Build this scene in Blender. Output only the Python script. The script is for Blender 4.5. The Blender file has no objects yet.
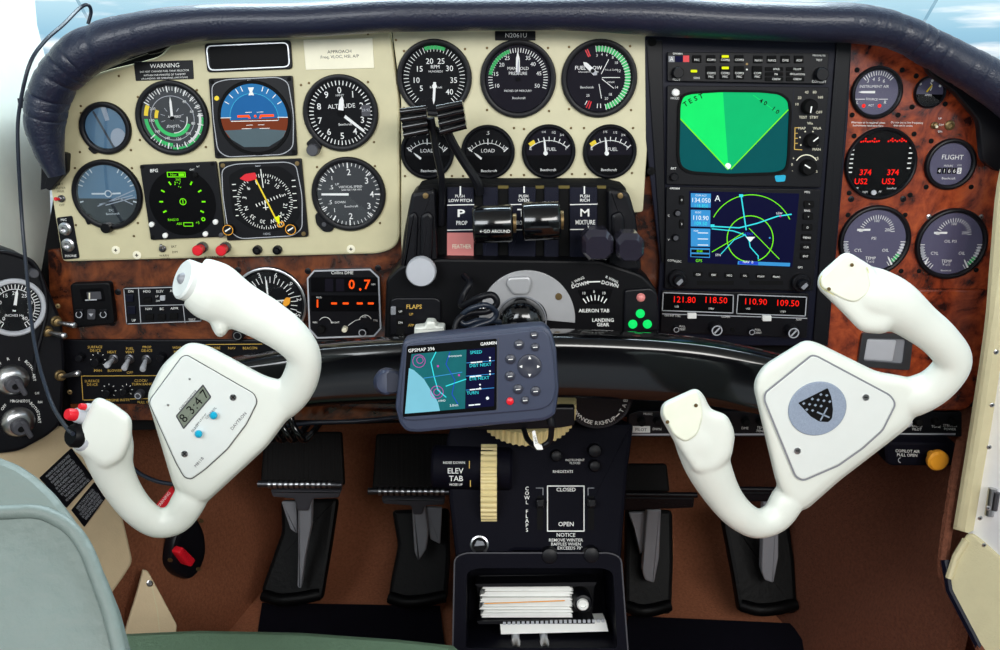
import bpy, bmesh, math, random
from mathutils import Vector
random.seed(7)
SC = bpy.context.scene
COL = SC.collection
SC.view_settings.view_transform = 'Standard'
SC.view_settings.look = 'None'
SC.view_settings.gamma = 1
SC.view_settings.exposure = 0.0
SC.view_settings.use_curve_mapping = False

# ------------------------------------------------------------------ camera
F = 900.0
CAM = Vector((0.0, -0.93, 0.90))
TH = math.radians(17.0)
FWD = Vector((0, math.cos(TH), -math.sin(TH)))
UPV = Vector((0, math.sin(TH), math.cos(TH)))
cd = bpy.data.cameras.new('camera')
cd.sensor_fit = 'HORIZONTAL'
cd.sensor_width = 36.0
cd.lens = 36.0 * F / 1000.0
cd.clip_start = 0.01
cam = bpy.data.objects.new('camera', cd)
cam.location = CAM
cam.rotation_euler = (math.pi / 2 - TH, 0, 0)
COL.objects.link(cam)
SC.camera = cam

def ray(px, py):
    return FWD + Vector((1, 0, 0)) * ((px - 500) / F) + UPV * ((325 - py) / F)
def P(px, py, Y=0.0):
    d = ray(px, py)
    return CAM + d * ((Y - CAM.y) / d.y)
def PXp(px, py, X):
    d = ray(px, py)
    return CAM + d * ((X - CAM.x) / d.x)
def PZ(px, py, Z):
    d = ray(px, py)
    return CAM + d * ((Z - CAM.z) / d.z)
def PPl(px, py, o, n):
    d = ray(px, py)
    return CAM + d * ((o - CAM).dot(n) / d.dot(n))

HS = 0.00102   # metres per unit of height h
class G:
    """plane Y = const addressed in photo pixels; h (px) comes out of the plane towards the cabin"""
    def __init__(s, Y, tr=0.0):
        s.Y = Y; s.tr = tr
        s.s = (P(501, 300, Y) - P(500, 300, Y)).length
    def pt(s, a, b, h=0.0):
        p = P(a, b, s.Y); p.y -= h * HS
        return p
class GV(G):
    """same plane, but each height layer is addressed by the pixel where it is seen"""
    def pt(s, a, b, h=0.0): return P(a, b, s.Y - h * HS)
class Fr:
    """local frame round an instrument, true circles; a,b still written in photo pixels"""
    def __init__(s, cx, cy, Y=0.0, tr=0.0, nrm=None):
        s.cx, s.cy, s.Y, s.tr = cx, cy, Y, tr
        s.o = P(cx, cy, Y)
        su = (P(cx + 1, cy, Y) - P(cx, cy, Y)).length
        sv = (P(cx, cy + 1, Y) - P(cx, cy, Y)).length
        s.s = su * 0.6 + sv * 0.4
        s.u = Vector((1, 0, 0)); s.v = Vector((0, 0, -1)); s.n = Vector((0, -1, 0))
        if nrm is not None:
            s.n = Vector(nrm).normalized()
            s.u = s.n.cross(Vector((0, 0, -1))).normalized() * 1.0
            if s.u.x < 0: s.u = -s.u
            s.v = s.n.cross(s.u)
            if s.v.z > 0: s.v = -s.v
    def pt(s, a, b, h=0.0):
        return s.o + (s.u * (a - s.cx) + s.v * (b - s.cy)) * s.s + s.n * (h * HS)
class Pl:
    """arbitrary plane through photo pixels"""
    def __init__(s, o, n, tr=0.0, sc=0.001):
        s.o = Vector(o); s.n = Vector(n).normalized(); s.tr = tr; s.s = sc
    def pt(s, a, b, h=0.0):
        return PPl(a, b, s.o, s.n) + s.n * (h * s.s)
class Wd:
    tr = 0.0; s = 1.0
    def pt(s, a, b, h=0.0): return Vector((a, b, h))
W = Wd()

# ------------------------------------------------------------------ materials
def lin(c):
    c /= 255.0
    return c / 12.92 if c <= 0.04045 else ((c + 0.055) / 1.055) ** 2.4
def rgb(c): return (lin(c[0]), lin(c[1]), lin(c[2]), 1.0)
MATS = {}
def mat(name, col, rough=0.5, metal=0.0, emit=0.0, var=0.08, scale=60.0, bump=0.0, bscale=400.0, spec=0.5, coat=0.0):
    m = bpy.data.materials.new(name); m.use_nodes = True
    nt = m.node_tree; b = nt.nodes['Principled BSDF']
    b.inputs['Roughness'].default_value = rough
    b.inputs['Metallic'].default_value = metal
    b.inputs['Specular IOR Level'].default_value = spec
    b.inputs['Coat Weight'].default_value = coat
    b.inputs['Coat Roughness'].default_value = 0.08
    tc = nt.nodes.new('ShaderNodeTexCoord')
    nz = nt.nodes.new('ShaderNodeTexNoise'); nz.inputs['Scale'].default_value = scale; nz.inputs['Detail'].default_value = 3
    nt.links.new(tc.outputs['Object'], nz.inputs['Vector'])
    mx = nt.nodes.new('ShaderNodeMix'); mx.data_type = 'RGBA'
    c = rgb(col)
    mx.inputs['A'].default_value = tuple(x * (1 - var) for x in c[:3]) + (1,)
    mx.inputs['B'].default_value = tuple(min(1, x * (1 + var)) for x in c[:3]) + (1,)
    nt.links.new(nz.outputs['Fac'], mx.inputs['Factor'])
    nt.links.new(mx.outputs['Result'], b.inputs['Base Color'])
    if emit > 0:      # a lit surface is dark when switched off
        nt.links.remove(b.inputs['Base Color'].links[0]); b.inputs['Base Color'].default_value = tuple(x * .12 for x in c[:3]) + (1,)
        nt.links.new(mx.outputs['Result'], b.inputs['Emission Color'])
        b.inputs['Emission Strength'].default_value = emit
    if bump > 0:
        nb = nt.nodes.new('ShaderNodeTexNoise'); nb.inputs['Scale'].default_value = bscale; nb.inputs['Detail'].default_value = 4
        nt.links.new(tc.outputs['Object'], nb.inputs['Vector'])
        bp = nt.nodes.new('ShaderNodeBump'); bp.inputs['Strength'].default_value = bump; bp.inputs['Distance'].default_value = 0.002
        nt.links.new(nb.outputs['Fac'], bp.inputs['Height'])
        nt.links.new(bp.outputs['Normal'], b.inputs['Normal'])
    MATS[name] = m
    return name
def wood(name, c1, c2, c3, rough=0.25):
    mat(name, c1, rough, coat=0.5)
    m = MATS[name]; nt = m.node_tree; b = nt.nodes['Principled BSDF']
    tc = nt.nodes.new('ShaderNodeTexCoord')
    n1 = nt.nodes.new('ShaderNodeTexNoise'); n1.inputs['Scale'].default_value = 19; n1.inputs['Detail'].default_value = 7; n1.inputs['Distortion'].default_value = 2.2; n1.inputs['Roughness'].default_value = 0.62
    n2 = nt.nodes.new('ShaderNodeTexNoise'); n2.inputs['Scale'].default_value = 90; n2.inputs['Detail'].default_value = 4
    ad = nt.nodes.new('ShaderNodeMath'); ad.operation = 'MULTIPLY_ADD'; ad.inputs[1].default_value = 0.35
    nt.links.new(tc.outputs['Object'], n1.inputs['Vector']); nt.links.new(tc.outputs['Object'], n2.inputs['Vector'])
    nt.links.new(n2.outputs['Fac'], ad.inputs[0]); nt.links.new(n1.outputs['Fac'], ad.inputs[2])
    cr = nt.nodes.new('ShaderNodeValToRGB'); e = cr.color_ramp.elements
    e[0].position = 0.52; e[0].color = rgb(c3)
    e[1].position = 0.86; e[1].color = rgb(c2)
    q = e.new(0.66); q.color = rgb(c1)
    nt.links.new(ad.outputs[0], cr.inputs['Fac']); nt.links.new(cr.outputs['Color'], b.inputs['Base Color'])
    return name
def glassmat(name, tint, refl):
    m = bpy.data.materials.new(name); m.use_nodes = True; nt = m.node_tree
    nt.nodes.remove(nt.nodes['Principled BSDF'])
    t = nt.nodes.new('ShaderNodeBsdfTransparent'); t.inputs['Color'].default_value = rgb(tint)
    g = nt.nodes.new('ShaderNodeBsdfGlossy'); g.inputs['Roughness'].default_value = 0.03
    fr = nt.nodes.new('ShaderNodeFresnel'); fr.inputs['IOR'].default_value = refl
    mx = nt.nodes.new('ShaderNodeMixShader')
    nt.links.new(fr.outputs['Fac'], mx.inputs['Fac']); nt.links.new(t.outputs[0], mx.inputs[1]); nt.links.new(g.outputs[0], mx.inputs[2])
    nt.links.new(mx.outputs[0], nt.nodes['Material Output'].inputs['Surface'])
    MATS[name] = m
    return name

CREAM = mat('cream_paint', (198, 190, 154), 0.45, bump=0.05, bscale=900)
CREAMC = mat('cream_paint_light', (204, 197, 164), 0.45, bump=0.05, bscale=900)
BLACK = mat('black_plastic', (8, 8, 11), 0.45, spec=.16)
BLACKS = mat('black_satin', (13, 13, 18), 0.4, spec=.22)
BLACKM = mat('black_matte', (5, 5, 6), 0.8, spec=.2)
NAVY = mat('navy_satin', (13, 15, 32), 0.42, spec=.22)
GLOSS = mat('black_gloss', (5, 5, 7), 0.14, coat=0.3)
DIAL = mat('dial_charcoal', (12, 13, 16), 0.6, spec=.12)
DIALP = mat('dial_plum', (15, 12, 24), 0.55, spec=.12)
DIALV = mat('dial_violet', (80, 77, 102), 0.5)
DIALG = mat('dial_grey', (36, 40, 44), 0.5)
DIALREFL = mat('dial_sky_reflection', (96, 128, 150), 0.4)  # sky reflected in the gauge glass, painted as dial colour
WHITE = mat('white_paint', (236, 236, 232), 0.5)
IVORY = mat('ivory_paint', (236, 230, 205), 0.5)
GREY = mat('grey_paint', (130, 132, 138), 0.45)
DGREY = mat('dark_grey_paint', (62, 62, 68), 0.5)
LGREY = mat('light_grey_paint', (178, 180, 186), 0.4)
STEEL = mat('brushed_steel', (190, 190, 192), 0.28, 1.0)
DSTEEL = mat('dark_steel', (96, 96, 100), 0.35, 0.9)
BRASS = mat('brass_screw', (120, 100, 66), 0.4, 0.7)
GOLD = mat('gold_lettering', (206, 168, 78), 0.5)
RED = mat('red_plastic', (214, 24, 40), 0.35)
PINK = mat('pink_faded_paint', (214, 128, 124), 0.5)
GREENP = mat('green_paint', (40, 190, 96), 0.5)
YELP = mat('yellow_paint', (236, 206, 30), 0.5)
ORANGE = mat('orange_plastic', (252, 170, 48), 0.35)
CYANP = mat('cyan_plastic', (20, 168, 205), 0.35)
E_RED = mat('lit_red', (255, 30, 20), 0.5, spec=.06, emit=1.2)
E_ORA = mat('lit_orange', (255, 82, 20), 0.5, spec=.06, emit=1.3)
E_GRN = mat('lit_green', (20, 235, 110), 0.5, spec=.06, emit=0.95)
E_GRN2 = mat('lit_green_dim', (8, 196, 116), 0.5, spec=.06, emit=0.85)
E_TEAL = mat('lit_teal', (0, 92, 96), 0.5, spec=.06, emit=0.75)
E_LIME = mat('lit_lime', (120, 240, 20), 0.5, spec=.06, emit=1.0)
E_YEL = mat('lit_yellow', (226, 236, 20), 0.5, spec=.06, emit=1.0)
E_CYAN = mat('lit_cyan', (60, 226, 235), 0.5, spec=.06, emit=0.95)
E_SKY = mat('lit_sky_blue', (60, 150, 215), 0.5, spec=.06, emit=0.9)
E_BLUE = mat('lit_blue', (40, 70, 215), 0.5, spec=.06, emit=0.8)
E_NAVY = mat('lit_navy', (10, 12, 52), 0.5, spec=.06, emit=0.8)
E_WHITE = mat('lit_white', (235, 245, 250), 0.5, spec=.06, emit=1.0)
E_MAP = mat('lit_map_green', (28, 112, 118), 0.5, spec=.06, emit=0.75, var=0.25, scale=90)
E_MAGE = mat('lit_magenta', (220, 60, 190), 0.5, spec=.06, emit=0.8)
ADIB = mat('attitude_sky', (52, 132, 196), 0.5, spec=.06, emit=0.7)
ADIB2 = mat('attitude_sky_deep', (40, 112, 180), 0.5, spec=.06, emit=0.7)
ADIR = mat('attitude_ground', (132, 62, 36), 0.5, spec=.06, emit=0.7)
ADIG = mat('attitude_shield', (62, 82, 90), 0.5)
SCRBLK = mat('screen_black', (6, 6, 8), 0.4, spec=.08)
LCD = mat('lcd_grey', (118, 126, 112), 0.35)
YOKE = mat('yoke_white', (222, 225, 216), 0.38, var=0.02, bump=0.04, bscale=600)
YOKEP = mat('yoke_plate_white', (218, 222, 218), 0.4, var=0.03)
GRIPP = mat('grip_plate_white', (232, 235, 216), 0.4)
RIMY = mat('aged_sealant', (214, 212, 150), 0.6)
SILVER = mat('silver_flake', (140, 152, 170), 0.5, var=0.35, scale=1500)
PAD = mat('pad_leather', (18, 24, 46), 0.42, var=0.15, bump=0.35, bscale=500, coat=.15)
LEATH = mat('seat_leather', (100, 111, 106), 0.55, var=0.12, scale=30, bump=1.0, bscale=75)
LEATHG = mat('seat_cushion_leather', (92, 116, 92), 0.5, bump=0.4, bscale=200)
CRLEA = mat('cream_leather', (205, 196, 158), 0.55, bump=0.3, bscale=500)
CRPAN = mat('cream_sidewall', (206, 184, 148), 0.6, bump=0.15, bscale=500)
HEADL = mat('headliner', (200, 202, 198), 0.8)
CABW = mat('cabin_trim', (112, 122, 118), 0.7)
WALLW = mat('white_sidewall', (240, 243, 232), 0.6, var=0.04)
METW = mat('white_metal', (240, 240, 244), 0.35, 0.05, var=0.12, scale=30)
CARPET = mat('rust_carpet', (154, 97, 70), 0.95, var=0.4, scale=230, bump=1.0, bscale=420, spec=.1)
CARPETD = mat('brown_carpet', (112, 70, 54), 0.95, var=0.4, scale=230, bump=1.0, bscale=420, spec=.1)
MATBLK = mat('heel_mat_black', (16, 15, 24), 0.95, spec=.08, bump=0.5, bscale=600)
BOOT = mat('boot_leather', (4, 4, 5), 0.5, spec=.13, bump=0.3, bscale=150)
PEDAL = mat('pedal_rubber', (15, 12, 12), 0.6, spec=.15)
PEDST = mat('pedestal_black', (10, 10, 20), 0.6, spec=.08, bump=0.25, bscale=1500)
WHEEL = mat('trim_wheel_ivory', (220, 202, 146), 0.5)
PAPER = mat('paper_white', (238, 238, 234), 0.8)
GPSB = mat('gps_slate', (50, 57, 78), 0.42)
GPSK = mat('gps_button', (42, 45, 58), 0.4)
CABLE = mat('cable_black', (22, 30, 44), 0.4)
WOODL = wood('burl_wood_dark', (84, 40, 21), (126, 66, 33), (28, 13, 10))
WOODR = wood('burl_wood_red', (128, 50, 26), (172, 78, 38), (38, 13, 12))
GLASS = glassmat('gauge_glass', (250, 250, 252), 1.32)
GLASSR = glassmat('gauge_glass_shiny', (235, 242, 250), 2.1)
PANE = glassmat('window_glass', (250, 252, 253), 1.12)
PLATE = mat('cast_plate', (170, 170, 172), 0.38, 0.25)
SMOKE = mat('smoke_plastic', (36, 33, 44), 0.2, coat=.8)
SLOTY = mat('slot_yellow', (90, 76, 8), 0.6)
GLARE = mat('lit_screen_glare', (128, 200, 220), 0.5, spec=.06, emit=0.85)  # glare on the navigator screen, put in as a glowing colour

# ------------------------------------------------------------------ text cache
TXT = {}
def text_mesh(s, bold):
    k = (s, bold)
    if k not in TXT:
        cu = bpy.data.curves.new('t', 'FONT'); cu.body = s; cu.size = 1.0; cu.resolution_u = 2
        cu.align_x = 'CENTER'; cu.fill_mode = 'FRONT'; cu.offset = bold
        ob = bpy.data.objects.new('t', cu)
        me = ob.to_mesh()
        TXT[k] = ([v.co.copy() for v in me.vertices], [tuple(p.vertices) for p in me.polygons])
        ob.to_mesh_clear(); bpy.data.objects.remove(ob); bpy.data.curves.remove(cu)
    return TXT[k]

def rpoly(pts, r=3.0, n=4):
    """round the corners of a polygon"""
    out = []; N = len(pts)
    rs = r if isinstance(r, (list, tuple)) else [r] * N
    for i in range(N):
        p = Vector(pts[i]); a = Vector(pts[i - 1]); b = Vector(pts[(i + 1) % N])
        da = (a - p); db = (b - p); la, lb = da.length, db.length
        q = min(rs[i], la * .45, lb * .45)
        if q < 0.05: out.append((p.x, p.y)); continue
        A = p + da * (q / la); B = p + db * (q / lb)
        for k in range(n + 1):
            t = k / n
            v = A * (1 - t) ** 2 + p * (2 * t * (1 - t)) + B * t * t
            out.append((v.x, v.y))
    return out
def rect(a0, b0, a1, b1, r=0.0, n=4):
    return rpoly([(a0, b0), (a1, b0), (a1, b1), (a0, b1)], r, n)
def circ(a, b, r, n=40, r2=None):
    r2 = r if r2 is None else r2
    return [(a + r * math.cos(2 * math.pi * i / n), b + r2 * math.sin(2 * math.pi * i / n)) for i in range(n)]
def inset(pts, d):
    N = len(pts); V = [Vector(p) for p in pts]
    area = sum(V[i].x * V[(i + 1) % N].y - V[(i + 1) % N].x * V[i].y for i in range(N))
    sg = 1 if area > 0 else -1
    out = []
    for i in range(N):
        e0 = V[i] - V[i - 1]; e1 = V[(i + 1) % N] - V[i]
        if e0.length < 1e-9: e0 = e1
        if e1.length < 1e-9: e1 = e0
        n0 = Vector((-e0.y, e0.x)).normalized() * sg; n1 = Vector((-e1.y, e1.x)).normalized() * sg
        m = n0 + n1
        if m.length < 1e-6: m = n0
        m.normalize()
        k = d / max(0.35, m.dot(n0))
        out.append((V[i].x + m.x * k, V[i].y + m.y * k))
    return out
def clk(a, b, r, deg):
    t = math.radians(deg)
    return (a + r * math.sin(t), b - r * math.cos(t))

class MB:
    def __init__(s): s.v = []; s.f = []; s.m = []; s.sm = []; s.mats = []
    def mi(s, m):
        if m not in s.mats: s.mats.append(m)
        return s.mats.index(m)
    def add(s, vs, fs, m, smooth=False):
        b = len(s.v); k = s.mi(m)
        s.v.extend(Vector(q) for q in vs)
        for f in fs:
            s.f.append(tuple(b + i for i in f)); s.m.append(k); s.sm.append(smooth)
        return s
    def flat(s, f, pts, h, m):
        return s.add([f.pt(a, b, h) for a, b in pts], [tuple(range(len(pts)))], m)
    def prism(s, f, pts, h0, h1, m, bev=0.0, back=True, mtop=None):
        """extrude an outline from h0 to h1, rounding its front edge"""
        N = len(pts); loops = [[f.pt(a, b, h0) for a, b in pts]]
        if bev > 0:
            sg = 1 if h1 > h0 else -1
            for k in range(3):
                t = k / 2 * math.pi / 2
                q = inset(pts, bev * (1 - math.cos(t)))
                loops.append([f.pt(a, b, h1 - sg * bev * (1 - math.sin(t))) for a, b in q])
        else:
            loops.append([f.pt(a, b, h1) for a, b in pts])
        vs = [p for l in loops for p in l]; fs = []
        for k in range(len(loops) - 1):
            for i in range(N):
                j = (i + 1) % N
                fs.append((k * N + i, k * N + j, (k + 1) * N + j, (k + 1) * N + i))
        if back: fs.append(tuple(range(N)))
        s.add(vs, fs, m, bev > 0)
        L = len(loops) - 1
        s.add(loops[L], [tuple(range(N))], mtop or m)
        return s
    def box(s, f, a0, b0, a1, b1, h0, h1, m, r=0.0, bev=0.0, mtop=None):
        return s.prism(f, rect(a0, b0, a1, b1, r, 3), h0, h1, m, bev, True, mtop)
    def frame(s, f, out, inn, h0, h1, m):
        """a border with a hole: both outlines have the same count"""
        N = len(out)
        vs = [f.pt(a, b, h0) for a, b in out] + [f.pt(a, b, h1) for a, b in out] + [f.pt(a, b, h1) for a, b in inn] + [f.pt(a, b, h0) for a, b in inn]
        fs = []
        for k in range(4):
            for i in range(N):
                j = (i + 1) % N; k2 = (k + 1) % 4
                fs.append((k * N + i, k * N + j, k2 * N + j, k2 * N + i))
        return s.add(vs, fs, m)
    def lathe(s, f, a, b, prof, m, n=40, smooth=True):
        vs = []; fs = []; rings = []
        for r, h in prof:
            if r <= 1e-6:
                rings.append([len(vs)]); vs.append(f.pt(a, b, h))
            else:
                rings.append(list(range(len(vs), len(vs) + n)))
                vs += [f.pt(a + r * math.cos(2 * math.pi * i / n), b + r * math.sin(2 * math.pi * i / n), h) for i in range(n)]
        for A, B in zip(rings, rings[1:]):
            for i in range(n):
                j = (i + 1) % n
                if len(A) == 1 and len(B) == 1: break
                if len(A) == 1: fs.append((A[0], B[i], B[j]))
                elif len(B) == 1: fs.append((A[i], A[j], B[0]))
                else: fs.append((A[i], A[j], B[j], B[i]))
        return s.add(vs, fs, m, smooth)
    def disc(s, f, a, b, r, h, m, n=40): return s.flat(f, circ(a, b, r, n), h, m)
    def arc(s, f, a, b, r0, r1, d0, d1, h, m, n=None):
        n = n or max(2, int(abs(d1 - d0) / 6))
        vs = []; fs = []
        for i in range(n + 1):
            d = d0 + (d1 - d0) * i / n
            vs.append(f.pt(*clk(a, b, r0, d), h)); vs.append(f.pt(*clk(a, b, r1, d), h))
            if i: fs.append((2 * i - 2, 2 * i - 1, 2 * i + 1, 2 * i))
        return s.add(vs, fs, m)
    def line(s, f, pts, w, h, m, closed=False):
        pts = [Vector(p) for p in pts]
        if closed: pts = pts + [pts[0]]
        for p, q in zip(pts, pts[1:]):
            d = q - p
            if d.length < 1e-6: continue
            d.normalize(); nn = Vector((-d.y, d.x)) * (w / 2); e = d * (w * .25)
            s.flat(f, [tuple(p - e + nn), tuple(q + e + nn), tuple(q + e - nn), tuple(p - e - nn)], h, m)
        return s
    def ticks(s, f, a, b, r0, r1, degs, w, h, m):
        for d in degs: s.line(f, [clk(a, b, r0, d), clk(a, b, r1, d)], w, h, m)
        return s
    def text(s, f, t, a, b, size, m, h=0.3, rot=None, align='C', bold=0.012, sx=1.0):
        """size = capital height in px, centre at a,b; rot in degrees, positive turns clockwise in the picture"""
        vs, fs = text_mesh(t, max(0.0, bold - 0.012) * 0.6)
        if not vs: return s
        k = size / 0.69
        x0 = min(v.x for v in vs); x1 = max(v.x for v in vs)
        off = {'C': (x0 + x1) / 2, 'L': x0, 'R': x1}[align]
        r = math.radians(f.tr if rot is None else rot); c, sn = math.cos(r), math.sin(r)
        out = []
        for v in vs:
            x = (v.x - off) * k * sx; y = -(v.y - 0.345) * k
            out.append(f.pt(a + x * c - y * sn, b + x * sn + y * c, h))
        return s.add(out, fs, m)
    def arctext(s, f, t, a, b, r, d0, d1, size, m, h=0.3, flip=False, bold=0.012):
        n = len(t)
        for i, ch in enumerate(t):
            if ch == ' ': continue
            d = d0 + (d1 - d0) * (i / max(1, n - 1))
            p = clk(a, b, r, d)
            s.text(f, ch, p[0], p[1], size, m, h, rot=d + (180 if flip else 0), bold=bold)
        return s
    def tube(s, pts, rad, m, n=12, axis=None, flat=1.0, caps=True, smooth=True):
        """sweep; axis = direction squashed by flat"""
        pts = [Vector(p) for p in pts]; N = len(pts)
        rad = rad if isinstance(rad, (list, tuple)) else [rad] * N
        vs = []; fs = []; prev = None
        for i in range(N):
            t = (pts[min(i + 1, N - 1)] - pts[max(i - 1, 0)]).normalized()
            if axis is not None:
                x = Vector(axis) - t * Vector(axis).dot(t)
            elif prev is None:
                x = Vector((0, 0, 1)) if abs(t.z) < .9 else Vector((1, 0, 0))
                x = x - t * x.dot(t)
            else:
                x = prev - t * prev.dot(t)
            x.normalize(); prev = x; y = t.cross(x)
            for k in range(n):
                g = 2 * math.pi * k / n
                vs.append(pts[i] + x * (rad[i] * flat * math.cos(g)) + y * (rad[i] * math.sin(g)))
        for i in range(N - 1):
            for k in range(n):
                j = (k + 1) % n
                fs.append((i * n + k, i * n + j, (i + 1) * n + j, (i + 1) * n + k))
        if caps:
            fs.append(tuple(range(n))); fs.append(tuple(range((N - 1) * n, N * n)))
        return s.add(vs, fs, m, smooth)
    def build(s, name, parent=None, weld=False):
        me = bpy.data.meshes.new(name)
        lo = Vector((min(v.x for v in s.v), min(v.y for v in s.v), min(v.z for v in s.v)))
        hi = Vector((max(v.x for v in s.v), max(v.y for v in s.v), max(v.z for v in s.v)))
        o = (lo + hi) / 2
        if parent is None: o.z = lo.z
        me.from_pydata([tuple(v - o) for v in s.v], [], s.f)
        for m in s.mats: me.materials.append(MATS[m])
        me.polygons.foreach_set('material_index', s.m)
        me.polygons.foreach_set('use_smooth', s.sm)
        bm = bmesh.new(); bm.from_mesh(me)
        if weld: bmesh.ops.remove_doubles(bm, verts=bm.verts, dist=1e-5)
        bmesh.ops.recalc_face_normals(bm, faces=bm.faces)
        bm.to_mesh(me); bm.free(); me.update()
        try: me.set_sharp_from_angle(angle=math.radians(38))
        except Exception: pass
        ob = bpy.data.objects.new(name, me); COL.objects.link(ob)
        WL[ob.name] = o
        if parent is not None:
            ob.parent = parent; ob.location = o - WL[parent.name]
        else:
            ob.location = o
        return ob
WL = {}
def thing(name, label, cat, loc, group=None):
    o = bpy.data.objects.new(name, None); COL.objects.link(o)
    o.empty_display_size = 0.01; o.location = loc; WL[o.name] = Vector(loc)
    o['label'] = label; o['category'] = cat
    if group: o['group'] = group
    return o
def tag(o, label, cat, group=None):
    o['label'] = label; o['category'] = cat
    if group: o['group'] = group
    return o
def struct(mb, name, parent=None):
    o = mb.build(name, parent)
    if parent is None: o['kind'] = 'structure'
    return o
def screws(parent, lst, Y, r, m=BRASS, name='screw'):
    """one screw head mesh, one object for each place"""
    f = Fr(500, 300, Y)
    mb = MB(); mb.lathe(f, 500, 300, [(r, 0.05), (r, .5), (r * .7, .9), (0, .95)], m, 10)
    mb.line(f, [(500 - r * .32, 300), (500 + r * .32, 300)], r * .22, 1.0, BLACKM); mb.line(f, [(500, 300 - r * .32), (500, 300 + r * .32)], r * .22, 1.0, BLACKM)
    ob0 = mb.build(name, parent); c0 = WL[ob0.name]; off = c0 - P(500, 300, Y)
    for i, (a, b) in enumerate(lst):
        ob = ob0 if i == 0 else ob0.copy()
        if i: COL.objects.link(ob); ob.parent = parent
        w = P(a, b, Y) + off
        ob.location = w - WL[parent.name]
def cr(pts, n=6):
    """Catmull-Rom through points (any dimension)"""
    pts = [Vector(p) for p in pts]; out = []
    E = [pts[0] * 2 - pts[1]] + pts + [pts[-1] * 2 - pts[-2]]
    for i in range(1, len(E) - 2):
        a, b, c, d = E[i - 1:i + 3]
        for k in range(n):
            t = k / n
            out.append(0.5 * (2 * b + (c - a) * t + (2 * a - 5 * b + 4 * c - d) * t * t + (3 * b - a - 3 * c + d) * t ** 3))
    out.append(pts[-1]); return out
def cr1(vals, n=6):
    return [max(1e-4, v.x) for v in cr([Vector((q, 0)) for q in vals], n)]

# ================================================================== world and lights
wd = bpy.data.worlds.new('daylight'); SC.world = wd; wd.use_nodes = True
nt = wd.node_tree; bg = nt.nodes['Background']
tc = nt.nodes.new('ShaderNodeTexCoord'); sp = nt.nodes.new('ShaderNodeSeparateXYZ')
nt.links.new(tc.outputs['Generated'], sp.inputs[0])
rp = nt.nodes.new('ShaderNodeValToRGB'); e = rp.color_ramp.elements
e[0].position = 0.0; e[0].color = rgb((120, 124, 130))
e[1].position = 1.0; e[1].color = rgb((150, 190, 225))
for p_, c_ in ((0.49, (170, 184, 194)), (0.505, (136, 182, 206)), (0.53, (192, 224, 234)), (0.6, (222, 238, 244))):
    q = e.new(p_); q.color = rgb(c_)
mp = nt.nodes.new('ShaderNodeMath'); mp.operation = 'MULTIPLY_ADD'; mp.inputs[1].default_value = 0.5; mp.inputs[2].default_value = 0.5
nt.links.new(sp.outputs['Z'], mp.inputs[0]); nt.links.new(mp.outputs[0], rp.inputs['Fac'])
cn = nt.nodes.new('ShaderNodeTexNoise'); cn.inputs['Scale'].default_value = 7; cn.inputs['Detail'].default_value = 6
mg = nt.nodes.new('ShaderNodeMapping'); mg.inputs['Scale'].default_value = (1, 1, 7)
nt.links.new(tc.outputs['Generated'], mg.inputs[0]); nt.links.new(mg.outputs[0], cn.inputs['Vector'])
c2 = nt.nodes.new('ShaderNodeValToRGB'); c2.color_ramp.elements[0].position = .52; c2.color_ramp.elements[1].position = .68
nt.links.new(cn.outputs['Fac'], c2.inputs['Fac'])
mx = nt.nodes.new('ShaderNodeMix'); mx.data_type = 'RGBA'; mx.inputs['B'].default_value = (1, 1, 1, 1)
nt.links.new(c2.outputs['Color'], mx.inputs['Factor']); nt.links.new(rp.outputs['Color'], mx.inputs['A'])
nt.links.new(mx.outputs['Result'], bg.inputs['Color']); bg.inputs['Strength'].default_value = 1.25

def area(name, loc, aim, sx, sy, power, col=(1, 1, 1)):
    l = bpy.data.lights.new(name, 'AREA'); l.shape = 'RECTANGLE'; l.size = sx; l.size_y = sy; l.energy = power; l.color = col
    o = bpy.data.objects.new(name, l); COL.objects.link(o); o.location = loc
    o.rotation_euler = (Vector(aim) - Vector(loc)).to_track_quat('-Z', 'Y').to_euler()
    return o
area('cabin_fill', (0.45, -1.35, 1.30), (0.0, 0.0, 0.62), 0.8, 0.5, 19.0, (1.0, 0.985, 0.95))  # added fill lamp above and behind the camera, its source unseen
area('windscreen_daylight', (0.0, 0.55, 1.75), (0.0, -0.12, 0.85), 1.3, 0.5, 42.0, (0.80, 0.94, 1.0))
area('side_fill', (-0.48, -1.15, 1.15), (-0.2, 0.1, 0.6), 0.5, 0.4, 7.0, (0.93, 0.97, 1.0))  # added fill lamp inside the cabin, brightens the left side

# ================================================================== the setting
# floor
mb = MB(); mb.add([(-.62, -1.3, 0), (.62, -1.3, 0), (.62, .22, 0), (-.62, .22, 0), (-.62, -1.3, -.02), (.62, -1.3, -.02), (.62, .22, -.02), (-.62, .22, -.02)],
       [(0, 1, 2, 3), (7, 6, 5, 4), (0, 4, 5, 1), (1, 5, 6, 2), (2, 6, 7, 3), (3, 7, 4, 0)], CARPET)
struct(mb, 'floor')
# toe board: raised footwell floor climbing to the firewall
mb = MB()
prof = [(-.02, 0.0), (.0, .09), (.34, .09), (.40, .13), (.55, .40), (.58, .60), (.58, .84)]
vs = []; fs = []
for i, (y, z) in enumerate(prof):
    vs += [(-.62, y, z), (.62, y, z)]
    if i: fs.append((2 * i - 2, 2 * i - 1, 2 * i + 1, 2 * i))
for i, (y, z) in enumerate(prof):
    vs += [(-.62, y + .02, z - .01), (.62, y + .02, z - .01)]
k = len(prof) * 2
for i in range(1, len(prof)):
    fs.append((k + 2 * i, k + 2 * i + 1, k + 2 * i - 1, k + 2 * i - 2))
mb.add(vs, fs, CARPET)
struct(mb, 'wall_front')
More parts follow.
